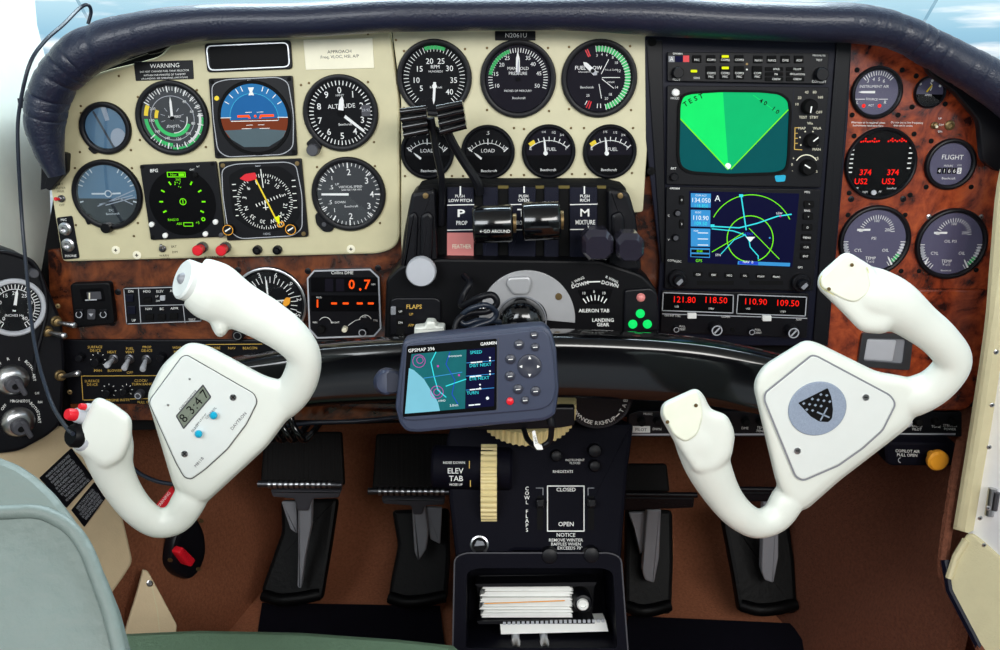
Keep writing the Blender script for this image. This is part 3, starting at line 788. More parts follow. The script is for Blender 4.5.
for k in (2, 6): d.disc(f, 858 + k * 2.2, 139, .9, 1.6, E_RED, 8); d.disc(f, 884 + k * 2.4, 139, .9, 1.6, E_RED, 8)
d.text(f, '374', 866, 172, 5.6, E_RED, 1.6, bold=.03); d.text(f, '374', 893.5, 172, 5.6, E_RED, 1.6, bold=.03); d.text(f, 'US2', 862.5, 181, 5.6, E_RED, 1.6, bold=.03); d.text(f, 'US2', 890, 181, 5.6, E_RED, 1.6, bold=.03)
for k in range(6): d.line(f, [(849, 150 + k * 4.4), (852, 150 + k * 4.4)], 1.2, 1.6, WHITE)
for k in range(5): d.line(f, [(907, 148 + k * 5), (910, 148 + k * 5)], 1.2, 1.6, WHITE)
d.text(f, 'STEP', 858, 188, 1.8, WHITE, 1.6); d.text(f, 'LeanFind', 894, 188, 1.8, WHITE, 1.6); d.text(f, 'EGT', 868, 192, 2, WHITE, 1.6); d.text(f, 'FF', 883, 191.5, 2, WHITE, 1.6); d.build('dial', r_)
mb = MB(); mb.lathe(f, 875.5, 192, [(2.6, 3.8), (2.4, 5.5), (0, 5.6)], LGREY, 14); mb.build('selector', r_)
r_, f, d = gauge('hour_meter', 949.5, 164, 25.5, 0, 'small violet hour meter reading FLIGHT beside the side flap', bez=4, dial=DIALV, tr=1)
d.text(f, 'FLIGHT', 951, 157, 4.6, WHITE, T1); d.text(f, 'HOURS', 948, 165.5, 1.9, WHITE, T1); d.text(f, '1/10', 959, 165, 1.7, WHITE, T1)
for k, t in enumerate('41665'):
    d.prism(f, rect(937.5 + k * 5, 167.5, 941.6 + k * 5, 173.5, .5), 1.3, 1.6, SCRBLK if k < 4 else WHITE); d.text(f, t, 939.5 + k * 5, 170.5, 3.8, WHITE if k < 4 else BLACKM, 1.75)
maker(d, f, 950, 178); d.build('dial', r_)
for cx, cy, lab, t2 in ((874, 240.5, 'violet oil gauge partly behind the right yoke grip', 'PSI'), (950.5, 243.5, 'violet oil gauge nearest the cream door post', 'OIL PSI')):
    r_, f, d = gauge('oil_gauge', cx, cy, 35.5, 0, lab, bez=4, dial=DIALV, tr=1)
    d.ticks(f, cx + 1, cy - 8, 14, 17.5, seq(-85, 85, 21), .6, T1, WHITE); d.line(f, [(cx - 18, cy - 11), (cx - 6, cy - 11)], 2, T1, WHITE)
    d.text(f, '100', cx, cy - 20, 2.6, WHITE, T1); d.text(f, '200', cx + 12, cy - 11, 3, WHITE, T1); d.text(f, t2, cx - 1, cy - 2.5, 2.8, WHITE, T1)
    d.text(f, 'CYL', cx - 15, cy + 9.5, 3, WHITE, T1); d.text(f, 'OIL', cx + 12, cy + 9.5, 3, WHITE, T1); d.text(f, 'TEMP', cx - 2, cy + 17.5, 3, WHITE, T1); d.text(f, '°F x10', cx - 2, cy + 21, 2.2, WHITE, T1); maker(d, f, cx - 1, cy + 27, 1.7)
    d.arc(f, cx, cy, 27, 30, 95, 130, T1, LGREY); d.ticks(f, cx, cy, 26, 30.5, seq(92, 145, 10), .7, T1 + .1, WHITE); d.arc(f, cx, cy, 27, 30, 118, 136, T1 + .05, GREENP)
    d.ticks(f, cx, cy, 26, 30.5, seq(-92, -145, 10), .7, T1, WHITE); d.arc(f, cx, cy, 27, 30, -95, -120, T1, LGREY)
    d.build('dial', r_)
    needle(r_, f, cx - 24, cy + 22, 20, 9, 1.4, 1, hub=0); needle(r_, f, cx + 19, cy + 23, -30, 9, 1.4, 1, hub=0)
# ================================================================== square instruments and plates on the cream panel
def sign(name, pts, label, lines, m, tm, Y=YC, rot=-2, cat='placard', h=1.0, r=1.0, outline=None, tr=None):
    g = G(Y, rot); mb = MB(); mb.prism(g, rpoly(pts, r), .1, h, m, .3)
    for (t, a, b, s) in lines: mb.text(g, t, a, b, s, tm, h + .12)
    if outline: mb.line(g, inset(rpoly(pts, r), 1.2), .5, h + .1, outline, True)
    return tag(mb.build(name), label, cat)
sign('placard', [(134, 62), (193, 60), (194, 79), (136, 81)], 'black warning placard above the airspeed gauge',
     [('WARNING', 165, 65.5, 4.2), ('DO NOT CHANGE FUEL TANK SELECTOR', 165, 71, 1.8), ('WITHIN FIVE MINUTES OF TAKEOFF', 165, 74.7, 1.8), ('OR LANDING. SEE OPERATING LIMITATIONS', 165, 78, 1.6)], BLACKS, WHITE)
sign('placard', [(303.5, 40), (372.5, 38), (374.5, 68), (306, 70)], 'plain cream approach placard above the altimeter', [('APPROACH', 339.5, 51.5, 3.2), ('Freq, VLOC, HSI, A/P', 340, 56.5, 3.0)], IVORY, BLACKM)
sign('placard', [(495, 31), (535.5, 31), (535.5, 40.5), (495, 40.5)], 'small black registration plate at the top of the engine panel', [('N2061U', 516, 35.3, 4.4)], BLACKS, WHITE, Y=YM, rot=0)
# annunciator
g = G(YC, -2); t_ = thing('annunciator', 'dark unlit annunciator window above the attitude display', 'display', P(249, 71, YC))
mb = MB(); q = [(205, 43.5), (291, 40), (293, 69), (208, 72.5)]; mb.prism(g, rpoly(q, 4), .1, 3, BLACKS, 1); mb.build('housing', t_)
mb = MB(); mb.prism(g, rpoly([(210, 47), (287, 44), (288.5, 66), (212, 69)], 4), 3, 3.6, SCRBLK, .3); mb.build('screen', t_)
mb = MB(); q2 = rpoly([(206.8, 45.5), (289, 42), (291, 67), (209.6, 70.8)], 6); mb.frame(g, q2, inset(q2, 1.1), 3, 3.7, STEEL); mb.build('chrome_trim', t_)
# attitude display
t_ = thing('attitude_indicator', 'square attitude display with blue sky and brown ground', 'instrument', P(255, 158, YC))
mb = MB(); mb.prism(g, rpoly([(209.5, 78.5), (293, 75.5), (298, 155), (216, 158)], 2), .1, 4, BLACKS, 1)
q2 = rpoly([(213, 84), (226, 79.5), (279, 77), (289, 82), (294.5, 114), (294, 147), (284, 154), (228, 156.5), (219, 150), (214.5, 118)], 8)
mb.line(g, q2, .8, 4.15, LGREY, True); mb.text(g, 'ADI', 250, 80.5, 1.8, WHITE, 4.2); mb.text(g, 'DEC', 259, 153.5, 2, LGREY, 4.2)
for a, b in ((213.5, 82), (290, 79), (220, 154), (294.5, 151.5)): mb.lathe(g, a, b, [(2.2, 4.1), (2.0, 4.6), (0, 4.7)], BLACKM, 10)
mb.disc(g, 218, 98, 2.4, 4.2, YELP, 14); mb.build('housing', t_)
fa = Fr(255.5, 118, YC, -2); mb = MB()
mb.lathe(fa, 255.5, 118, [(37, 4.1), (36.5, 5), (34, 5), (33.5, 4.2)], BLACKM, 48)
disc_ = circ(255.5, 117.5, 33.5, 60)
mb.flat(fa, [p for p in disc_ if p[1] <= 117.6] , 4.25, ADIB)
mb.flat(fa, [(222, 117.5), (289, 117.5)] + [clk(255.5, 117.5, 33.5, d) for d in range(92, 127, 3)] + [clk(255.5, 117.5, 33.5, d) for d in range(234, 269, 3)], 4.25, ADIR)
mb.flat(fa, [clk(255.5, 117.5, 33.5, 112), clk(255.5, 117.5, 33.5, 124), (280, 139), (268, 146), (243, 146.5), (231, 139), clk(255.5, 117.5, 33.5, 248), (243, 129), (258, 127.5), (272, 129)], 4.4, ADIG)
mb.flat(fa, [clk(255.5, 118, 24, d) for d in range(-95, 96, 8)], 4.35, ADIB2); mb.arc(fa, 255.5, 118, 24, 24.5, -95, 95, 4.45, CYANP)
mb.line(fa, [(222, 117.6), (232, 117.4)], .7, 4.5, WHITE); mb.line(fa, [(232, 121), (279, 120)], .7, 4.5, WHITE); mb.line(fa, [(279, 117), (289, 117)], .7, 4.5, WHITE)
mb.ticks(fa, 255.5, 118, 28, 32.5, [-60, -45, -30, -20, 20, 30, 45, 60], .8, 4.5, WHITE)
mb.flat(fa, [(254, 95), (251.5, 88), (257.5, 88)], 4.5, WHITE); mb.flat(fa, [(254.5, 89), (251.5, 95.5), (257, 95.5)], 4.55, WHITE)
for y_, w_ in ((112, 9), (124.5, 9), (128, 14)): mb.line(fa, [(256 - w_, y_ + .3), (256 - w_ * .3, y_)], .5, 4.5, WHITE); mb.line(fa, [(256 + w_ * .3, y_), (256 + w_, y_ - .3)], .5, 4.5, WHITE)
mb.build('horizon_disc', t_)
mb = MB(); mb.prism(fa, [(239, 115), (250.5, 114.6), (252, 118), (250, 118), (249.5, 116.8), (239, 117.2)], 5, 5.6, E_ORA); mb.prism(fa, [(262, 114.3), (275.5, 114), (275.5, 116.2), (263, 116.6), (262.5, 118), (260.5, 118)], 5, 5.6, E_ORA); mb.disc(fa, 256.8, 115.8, 1.3, 5.3, E_ORA, 10); mb.build('aircraft_symbol', t_)
# traffic display
t_ = thing('traffic_display', 'square black display with lime ring of marks, below the airspeed gauge', 'display', P(184, 239, YC))
mb = MB(); mb.prism(g, rpoly([(141, 164.5), (217, 161), (226, 236), (152, 239.5)], 2), .1, 4, BLACKS, 1)
mb.text(g, 'BFG', 155.5, 170, 3.2, WHITE, 4.2, bold=.03); mb.text(g, 'DAY', 193.5, 169, 1.6, WHITE, 4.2); mb.text(g, 'NT', 199.5, 166, 1.6, WHITE, 4.2)
for a, b in ((143.5, 166.5), (213.5, 163.5), (154, 236.5)): mb.lathe(g, a, b, [(2, 4.1), (1.9, 4.6), (0, 4.7)], BLACKM, 10)
mb.build('housing', t_)
fe = Fr(184, 202, YC, -2); mb = MB(); mb.disc(fe, 184, 202, 33, 4.2, SCRBLK, 60)
mb.arc(fe, 184.5, 201, 2.6, 3.4, 0, 360, 4.4, E_LIME); mb.line(fe, [(184.5, 199), (184.5, 203)], .8, 4.4, E_LIME)
for d_ in seq(-60, 60, 5)[:2] + seq(-60, 60, 5)[3:] + [90, 118, 242, 270, 30]:
    p = clk(184, 201, 22.5, d_); q_ = clk(184, 201, 19.5, d_); mb.line(fe, [p, q_], 1.5, 4.4, E_LIME)
mb.line(fe, [(172, 172), (189.5, 172), (189.5, 176.5), (172, 176.5)], .8, 4.4, E_LIME, True); mb.text(fe, 'Nav', 178, 174.3, 2.6, E_LIME, 4.4); mb.flat(fe, rect(183, 173, 188.5, 175.7), 4.4, E_LIME)
mb.text(fe, '360', 182, 179, 2.4, E_LIME, 4.4)
for i in range(9): mb.disc(fe, 178 + random.random() * 9, 181 + random.random() * 6, .5, 4.4, E_LIME, 6)
mb.text(fe, 'RNG10', 173, 219, 2.4, E_LIME, 4.4); mb.text(fe, 'ABS', 178.5, 223, 2.2, E_LIME, 4.4); mb.line(fe, [(183, 222), (192, 222), (192, 225.5), (183, 225.5)], .7, 4.4, E_LIME, True); mb.text(fe, '+5', 197, 222, 2.6, E_LIME, 4.4); mb.arc(fe, 203, 218.5, 1, 2, 0, 360, 4.4, E_LIME)
mb.build('screen', t_)
for a, b, m_ in ((153.5, 223.5, WHITE), (167, 234.5, WHITE), (207, 233, WHITE), (217, 221, WHITE), (197, 174.5, BLACKM), (223, 234, DGREY)):
    mb = MB(); mb.lathe(g, a, b, [(2.7, 4.1), (2.6, 6), (1.8, 6.6), (0, 6.7)], m_, 16); mb.build('button', t_)
# HSI
t_ = thing('horizontal_situation_indicator', 'square compass indicator with yellow course arrow and red flag', 'instrument', P(264, 240, YC))
mb = MB(); mb.prism(g, rpoly([(219.5, 161.5), (302, 158), (309, 236), (228, 240)], 2), .1, 4, BLACKS, 1)
q2 = rpoly([(223, 168), (236, 163.5), (288, 161.5), (297, 165), (303, 195), (303, 228), (294, 235), (240, 238), (229, 228), (224, 195)], 8)
mb.line(g, q2, .8, 4.15, LGREY, True)
for a, b in ((224, 165), (298, 163), (304.5, 233)): mb.lathe(g, a, b, [(2.4, 4.1), (2.2, 4.6), (0, 4.7)], BRASS, 10)
mb.text(g, 'HDG', 268, 233, 2.2, LGREY, 4.2); mb.text(g, 'NAV', 259, 165.5, 1.8, LGREY, 4.2); mb.build('housing', t_)
fh = Fr(266, 201, YC, -2); mb = MB(); mb.flat(fh, rpoly([(232, 175), (247, 167), (284, 166), (297, 176), (300, 216), (290, 228), (272, 231), (250, 229), (233, 216)], 5), 4.2, DIAL)
for k in range(72):
    d_ = k * 5 - 19; mb.line(fh, [clk(266, 201, 27.5, d_), clk(266, 201, 24.2 if k % 2 == 0 else 25.8, d_)], .6, 4.4, WHITE)
for k, t in enumerate(['N', '3', '6', 'E', '12', '15', 'S', '21', '24', 'W', '30', '33']):
    d_ = 11 + (k - 4) * 30; p = clk(266, 201, 20.3, d_); mb.text(fh, t, p[0], p[1], 3.9, WHITE, 4.4, rot=d_)
for k in range(9): mb.line(fh, [(257 + k * 3.0, 203.4 - k * 1.2), (258 + k * 3.0, 205.8 - k * 1.2)], .8, 4.5, WHITE)
for b in (182, 188, 194, 202, 207, 213): mb.line(fh, [(235 if b < 200 else 236, b + 2), (238.5, b + 1.8)], .8, 4.4, WHITE)
for b in (180, 186, 193, 200, 207): mb.line(fh, [(294, b), (297.5, b - .2)], .8, 4.4, WHITE)
mb.line(fh, [(264.3, 169), (265.5, 187)], .8, 4.6, WHITE); mb.line(fh, [(266, 200), (266.5, 209)], 1, 4.6, WHITE); mb.line(fh, [(264, 207), (269, 206.6)], .8, 4.6, WHITE)
mb.build('compass_card', t_)
mb = MB(); mb.line(fh, [(258.5, 178), (277, 221)], 1.5, 5.1, YELP); mb.prism(fh, [(274, 217), (279.5, 214.5), (279, 224)], 4.9, 5.3, E_YEL); mb.build('course_arrow', t_)
mb = MB(); mb.prism(fh, rpoly([(243, 178), (249, 173.5), (259, 172), (260, 178.5), (250, 181)], 1.5), 5.0, 5.6, RED); mb.build('warning_flag', t_)
mb = MB(); mb.line(fh, [(277, 224), (278, 221.5), (283, 221.5), (283.5, 224), (281, 226), (278, 226)], 1.2, 5.2, ORANGE, True); mb.build('heading_bug', t_)
for a, b in ((231, 228), (293, 227.5)):
    mb = MB(); fk = Fr(a, b, YC); knob(mb, fk, a, b, 5.6, 11, BLACKS, cap=None); mb.arc(fk, a, b, 4.6, 5.2, 0, 360, 11.2, ORANGE); mb.prism(fk, [(a - 3, b + .6), (a + 2.6, b - 2.6), (a + 3, b - 1.6), (a - 2.4, b + 2)], 11, 11.6, WHITE); mb.build('knob', t_)
# red push buttons, black buttons, toggles, jacks
for a, lab in ((203, 'red alternator push button, first of two under the traffic display'), (226, 'red alternator push button, second one below the compass indicator knob')):
    t_ = thing('push_button', lab, 'button', P(a, 253, YC), 'alternator buttons'); f = Fr(a, 247, YC)
    mb = MB(); mb.lathe(f, a, 247, [(5.6, .2), (5.4, 6), (4.4, 7), (4, 6)], DSTEEL, 20); mb.build('collar', t_)
    mb = MB(); mb.lathe(f, a, 247, [(4.2, 5), (4.2, 15), (5.2, 15.6), (5.2, 18), (4.2, 19), (0, 19.3)], RED, 22); mb.build('cap', t_)
mb = MB(); g = G(YC, -2); mb.text(g, 'ALTERNATOR', 215, 257, 2.4, BLACKM, .15)
for t, a, b in (('WARN', 164, 255.5), ('LIGHTS', 165, 259), ('BRT', 174, 246.5), ('DIM', 175, 252), ('PILOT', 59, 184), ('MASTER', 60, 188), ('PWR', 61, 191.5), ('OFF', 62, 205)): mb.text(g, t, a, b, 2.2, BLACKM, .15)
mb.build('lettering', ip)
for a, b, lab in ((258, 249.5, 'black push button below the compass indicator, the one nearer the red buttons'), (278, 249.5, 'black push button below the compass indicator, farther from the red buttons')):
    f = Fr(a, b, YC); mb = MB(); mb.lathe(f, a, b, [(4.6, .2), (4.4, 5), (3.4, 5.6), (3, 4.5), (2.6, 4.5), (2.2, 7), (0, 7.2)], BLACKS, 18); tag(mb.build('push_button'), lab, 'button')
def toggle(a, b, Y, label, a2, b2, ln=18, rb=4.2, rt=2.3, tipm=STEEL, cat='switch', base=DSTEEL, group=None, nm='toggle_switch'):
    """bat switch: threaded collar and a lever towards photo point a2,b2"""
    t_ = thing(nm, label, cat, P(a, b + rb, Y), group); f = Fr(a, b, Y)
    mb = MB(); mb.lathe(f, a, b, [(rb, .2), (rb, 2), (rb * .75, 2.6), (rb * .7, 5), (rb * .5, 5.4), (0, 5.4)], base, 6 if rb > 5 else 14); mb.build('collar', t_)
    p0 = f.pt(a, b, 4); p1 = P(a2, b2, Y - ln * f.s)
    mb = MB(); mb.tube([p0, p0.lerp(p1, .3), p0.lerp(p1, .85), p0.lerp(p1, .97), p1], [rt * .55 * f.s, rt * .7 * f.s, rt * f.s, rt * .9 * f.s, rt * .4 * f.s], tipm, 12); mb.build('lever', t_)
    return t_
toggle(163, 248.5, YC, 'small toggle switch for the warning lights, left of the red buttons', 161, 245, 10, 3.4, 1.5)
toggle(62, 198.5, YC, 'small red tipped toggle switch at the left edge of the cream panel', 55, 199, 10, 3.6, 2.0, RED)
t_ = thing('jack_plate', 'black plate with two headset sockets at the lower left panel corner', 'jack plate', P(68, 260, YC))
mb = MB(); mb.prism(g, rpoly([(57, 217.5), (72.5, 215.5), (80, 258), (63.5, 259.5)], 2), .1, 1.4, BLACKS, .4); mb.text(g, 'MIC', 64.5, 219.5, 2.4, WHITE, 1.6); mb.text(g, 'PHONE', 71.5, 255.5, 2.4, WHITE, 1.6); mb.build('plate', t_)
for a, b in ((66, 228.5), (69, 244.5)):
    f = Fr(a, b, YC); mb = MB(); mb.lathe(f, a, b, [(6.6, 1.5), (6.4, 3), (4.6, 4), (4.4, 5.4), (2.8, 5.6), (2.6, 2), (0, 1.8)], STEEL, 24); mb.build('socket', t_)

# ================================================================== wood strip instruments
g = G(0, -1)
t_ = thing('trim_indicator', 'small black box gauge at the left end of the wood strip', 'instrument', P(95, 326, 0))
mb = MB(); mb.prism(g, rpoly([(73, 282), (113, 280.5), (118, 322), (78, 326)], 4), .1, 8, BLACK, 1.5); mb.flat(g, rpoly([(83, 287), (106, 286), (109, 299), (86, 300)], 2), 8.1, SCRBLK)
mb.prism(g, rpoly([(90, 290), (104, 289.5), (105, 297), (91, 297.5)], 1), 8.1, 8.4, DGREY); mb.line(g, [(93, 298), (93, 291)], 1.4, 8.6, IVORY); mb.line(g, [(89, 298), (100, 297.5)], 1.2, 8.6, LGREY); mb.build('housing', t_)
for a in (83, 95, 107):
    mb = MB(); mb.box(g, a - 4, 307, a + 4, 317, 8, 9.5, DGREY if a == 95 else BLACKS, 1.5, .4)
    if a != 95: mb.arc(g, a, 312, 2.6, 3.3, 20, 320, 9.7, LGREY)
    else: mb.flat(g, [(a - 2.5, 311), (a + 2.5, 311), (a, 314)], 9.7, LGREY)
    mb.build('button', t_)
t_ = thing('autopilot_panel', 'flat black autopilot switch panel with white outline on the wood strip', 'panel', P(163, 324, 0))
mb = MB(); q = rpoly([(124, 287), (200, 285), (203, 321), (127, 324)], 2); mb.prism(g, q, .1, 3, BLACKS, .5); mb.line(g, inset(q, .9), .8, 3.15, LGREY, True)
mb.line(g, [(139.5, 287), (142, 323)], .8, 3.15, LGREY); mb.line(g, [(141, 305), (202, 303.5)], .7, 3.15, LGREY); mb.line(g, [(184, 304), (186, 322)], .7, 3.15, LGREY)
for t, a, b in (('DN', 132, 290.5), ('UP', 135, 319.5), ('HDG', 148, 290.5), ('NAV', 150, 308), ('ELEV', 161, 290.5), ('BC', 163, 308), ('ALT', 174, 290), ('APPR', 175.5, 307.5), ('TEST', 193, 319), ('YD', 193, 290)): mb.text(g, t, a, b, 2.4, WHITE, 3.2)
mb.text(g, 'UP', 158, 295.5, 1.8, WHITE, 3.2); mb.text(g, 'DN', 159, 300, 1.8, WHITE, 3.2); mb.build('faceplate', t_)
for a, b, w_, h_, m_ in ((131, 297, 8, 7, NAVY), (133, 309, 8, 8, NAVY), (149, 299, 8, 5, BLACKM), (164, 297, 5, 5, LGREY), (151, 316, 8, 6, BLACKM), (163, 316, 8, 6, BLACKM), (175, 315, 8, 6, BLACKM)):
    mb = MB(); mb.box(g, a - w_ / 2, b - h_ / 2, a + w_ / 2, b + h_ / 2, 3, 5, m_, 1, .5); mb.build('switch', t_)
# ADF / glideslope round gauge
r_, f, d = gauge('course_deviation_indicator', 270, 303, 37, 0, 'round crossed needle gauge behind the left yoke arm', bez=4, tr=0, glass=GLASS)
d.lathe(f, 270, 303, [(36.8, 4.9), (36, 5.4), (34.5, 5.2)], STEEL, 60)
d.ticks(f, 270, 303, 21, 27, seq(-45, 135, 19), .7, T1, WHITE)
for k, t in enumerate(['0', '3', '6', '9', '12', '15', '18']):
    p = clk(270, 303, 29.5, -48 + k * 32); d.text(f, t, p[0], p[1], 4.6, WHITE, T1, rot=-48 + k * 32)
for k in range(-3, 4): d.disc(f, 270 + k * 4, 301.5, .7, T1, WHITE, 8); d.disc(f, 269, 303 + k * 5, .7, T1, WHITE, 8)
d.build('dial', r_)
mb = MB(); mb.line(f, [(268.5, 280), (269.5, 320)], 1.6, 2.4, WHITE); mb.line(f, [(262, 301.5), (286, 299.5)], 1.4, 2.6, WHITE); mb.build('needle', r_)
mb = MB(); mb.prism(f, rpoly([(284, 300), (287, 296.5), (291, 297), (290, 303), (286, 306), (283, 304)], 1.5), 2.4, 3.0, ORANGE); mb.build('flag', r_)
f = Fr(240, 333, 0); mb = MB(); knob(mb, f, 240, 333, 6, 10, BLACKS); mb.arc(f, 240, 333, 3.2, 4, 0, 360, 10.2, STEEL); tag(mb.build('knob'), 'small black knob with a bright ring on the wood strip, below the crossed needle gauge', 'knob')
# DME octagon
t_ = thing('distance_display', 'octagonal black distance readout with orange digits', 'display', P(345, 336, 0)); g = G(0, 0)
q = [(315, 269), (371, 267.5), (380, 276), (382, 327), (375, 335), (318, 337), (310, 328), (308, 277)]
mb = MB(); mb.prism(g, q, .1, 5, BLACKS, .6); mb.build('housing', t_)
mb = MB(); mb.frame(g, q, inset(q, 1.4), 4.6, 5.8, LGREY); mb.build('rim', t_)
mb = MB(); mb.text(g, 'Collins DME', 343, 271.5, 3.0, WHITE, 5.2); mb.prism(g, rect(312, 276, 379, 291, 1), 5, 5.3, SCRBLK); mb.prism(g, rect(312, 294, 379, 310, 1), 5, 5.3, SCRBLK)
mb.text(g, '0', 352.5, 283, 9, E_ORA, 5.5, bold=.035); mb.text(g, '7', 368, 283, 9, E_ORA, 5.5, bold=.035); mb.disc(g, 361, 288, 1.2, 5.5, E_ORA, 8)
mb.text(g, '1', 318.5, 302, 7.5, E_ORA, 5.5, bold=.04)
for a in (335, 346.5, 360.5, 371.5): mb.line(g, [(a - 2.4, 302), (a + 2.4, 302)], 1.9, 5.5, E_ORA)
for a in (330, 341): mb.box(g, a - 4, 277.5, a + 4, 290, 5.3, 5.4, DIALP)
mb.text(g, 'MILES', 320, 296, 1.5, WHITE, 5.5); mb.text(g, 'NM', 374, 283, 1.8, WHITE, 5.5)
mb.arc(g, 326, 322, 6, 6.5, -60, 80, 5.2, WHITE); mb.arc(g, 366, 320, 6, 6.5, -70, 70, 5.2, WHITE); mb.text(g, 'BRIGHT', 336, 321, 1.7, WHITE, 5.2); mb.text(g, 'MIN', 316, 321, 1.7, WHITE, 5.2); mb.text(g, 'KTS', 365, 315.5, 1.7, WHITE, 5.2); mb.text(g, 'TTS', 376, 319, 1.7, WHITE, 5.2); mb.line(g, [(349, 324), (356, 319), (361, 318)], .5, 5.2, WHITE)
mb.build('screen', t_)
for a, b, r, m_ in ((323, 327, 4, BLACKM), (346, 327, 2.8, IVORY), (364, 329.5, 4.2, BLACKS)):
    f = Fr(a, b, 0); mb = MB(); knob(mb, f, a, b, r, 12, m_, h0=5)
    if r > 4.1: mb.arc(f, a, b, 2.8, 3.6, 0, 360, 12.2, LGREY)
    mb.build('knob', t_)

# ================================================================== black switch panel below the wood
YB = -.004
sp_ = thing('switch_board', 'long black switch panel with gold lettering under the left wood strip', 'panel', P(230, 412, YB)); g = G(YB, -1)
mb = MB(); mb.prism(g, rpoly([(60, 340), (410, 340), (400, 404), (70, 404)], 2), -8, 0, BLACKS, 1)
for t, a, b in (('SURFACE', 95, 347), ('DE-ICE', 95.5, 350.5), ('HEAT', 112, 352), ('FUEL', 130, 348.5), ('VENT', 130, 352), ('PROP', 147, 347), ('DE-ICE', 147, 350.5), ('WSHLD', 178.5, 347.5), ('HEAT', 178.5, 351.5), ('MAN', 98, 370.5), ('BLOWER', 115, 370.5), ('OFF', 130, 372.5),
                ('SURFACE', 92, 381), ('DE-ICE', 92.5, 384.5), ('CLOCK/', 141, 380.5), ('TURN BANK', 142, 384), ('STROBE', 214, 348), ('NAV', 232, 348), ('BEACON', 250, 348), ('ENGINE INSTR', 118, 400), ('FULL INCREASE', 150, 402), ('FIELD', 350, 401), ('FLOOD', 378, 401)):
    mb.text(g, t, a, b, 2.5, GOLD, .15)
for pl in ([(81.5, 376), (260, 375)], [(81.5, 376), (83, 400)], [(206, 344.5), (262, 344)], [(206, 344.5), (206.5, 351)], [(84, 400), (110, 399.5)], [(130, 399), (205, 397)], [(340, 395), (398, 394)]): mb.line(g, pl, .7, .15, GOLD)
for a, b, r0 in ((98, 360, 5.5), (109, 391, 5), (126.5, 390, 4)): mb.ticks(g, a, b, r0 + 1, r0 + 2.2, seq(-130, 130, 7), .6, .15, WHITE)
mb.build('faceplate', sp_)
for a, b, a2, b2, lab in ((114, 358.5, 106.5, 366, 'chrome toggle switch under HEAT on the black switch panel'), (130, 358.5, 124, 369, 'chrome toggle switch under FUEL VENT on the black switch panel'), (147, 359, 142.5, 370, 'chrome toggle switch under PROP DE-ICE on the black switch panel')):
    toggle(a, b, YB, lab, a2, b2, 18, 4.6, 3.0, tipm=LGREY, group='row of chrome toggles')
for a, b, r, lab in ((82, 356, 4, 'small black knob at the left end of the upper switch row'), (98, 360, 4.5, 'black selector knob left of the HEAT toggle'), (163, 356, 4.2, 'black knob right of the PROP DE-ICE toggle'), (109, 391, 4.5, 'black rheostat knob in the lower row under the chrome toggles'), (126.5, 390, 3.6, 'small black knob in the middle of the lower switch row'), (141, 393, 4.4, 'ringed black knob below CLOCK lettering')):
    f = Fr(a, b, YB); mb = MB(); knob(mb, f, a, b, r, 9, DGREY if lab[0] == 'r' else BLACKS, h0=.2); 
    if lab[0] == 'r': mb.arc(f, a, b, 2.2, 3, 0, 360, 9.2, LGREY)
    tag(mb.build('knob'), lab, 'knob')
wb = MB(); g = G(-.002, 0); wb.prism(g, rpoly([(70, 404), (402, 404), (402, 420), (74, 420)], 1), -6, 0, WOODL); tag(wb.build('wood_trim'), 'thin wood strip along the bottom of the black switch panel', 'trim')

# ================================================================== pilot's side console (angled, black)
CPL = Pl((-.49, -.04, .62), (.62, -.78, 0.05), 0, .00105)
sc_ = thing('side_console', 'black angled side console with magneto switches at the left edge', 'console', CPL.pt(30, 455))
mb = MB(); mb.prism(CPL, rpoly([(-60, 244), (0, 247), (26, 256), (42, 272), (52, 296), (63, 322), (66, 365), (62, 425), (48, 437), (20, 452), (-60, 462)], [5, 8, 8, 8, 8, 8, 8, 10, 8, 8, 5]), -40, 0, BLACKS, 4)
for c_, rr in (((14, 378), 16), ((19, 420), 16)):
    for i, t in enumerate(['OFF', 'R', 'L', 'BOTH', 'START']):
        d_ = -50 + i * 33; p = clk(c_[0], c_[1], 20, d_); mb.text(CPL, t, p[0], p[1], 2.9, WHITE, .2, rot=d_)
mb.text(CPL, 'MAGNETOS', 20, 401, 2.6, WHITE, .2); mb.text(CPL, 'LH', 37, 393, 2.4, WHITE, .2); mb.text(CPL, 'RH', 40, 402, 2.4, WHITE, .2)
mb.build('console_shell', sc_)
screws(sc_, [(58, 306), (70, 392)], -.03, 2.5, BRASS)
class Fc(Fr):
    """true-circle frame on the console plane"""
    def __init__(s, cx, cy, pl):
        s.cx, s.cy, s.tr = cx, cy, 0; s.o = pl.pt(cx, cy); s.n = pl.n; s.s = (P(cx + 1, cy, -.04) - P(cx, cy, -.04)).length
        s.u = (pl.pt(cx + 1, cy) - s.o).normalized(); s.v = s.n.cross(s.u).normalized()
        if s.v.z > 0: s.v = -s.v
f = Fc(14, 307, CPL); t_ = thing('suction_gauge', 'round white marked gauge with chrome rim on the black side console', 'gauge', f.pt(14, 334))
mb = MB(); mb.lathe(f, 14, 307, [(29, .3), (29, 4), (27.5, 5.5), (25, 5.5), (24, 3)], LGREY, 40); mb.build('bezel', t_)
d = MB(); d.disc(f, 14, 307, 24.5, 2.5, DIAL, 40); d.ticks(f, 14, 307, 19, 23, seq(-150, 150, 37), .7, 2.8, WHITE); d.arc(f, 14, 307, 18, 18.6, -150, 150, 2.8, WHITE)
for k in range(9):
    p = clk(14, 307, 14.5, -140 + k * 35); d.text(f, str(k * 5), p[0], p[1], 3.6, WHITE, 2.8)
d.text(f, 'INCHES Hg', 14, 315, 2.4, WHITE, 2.8); d.build('dial', t_); needle(t_, f, 14, 307, 6, 19, 2.4, 4, h=3.2)
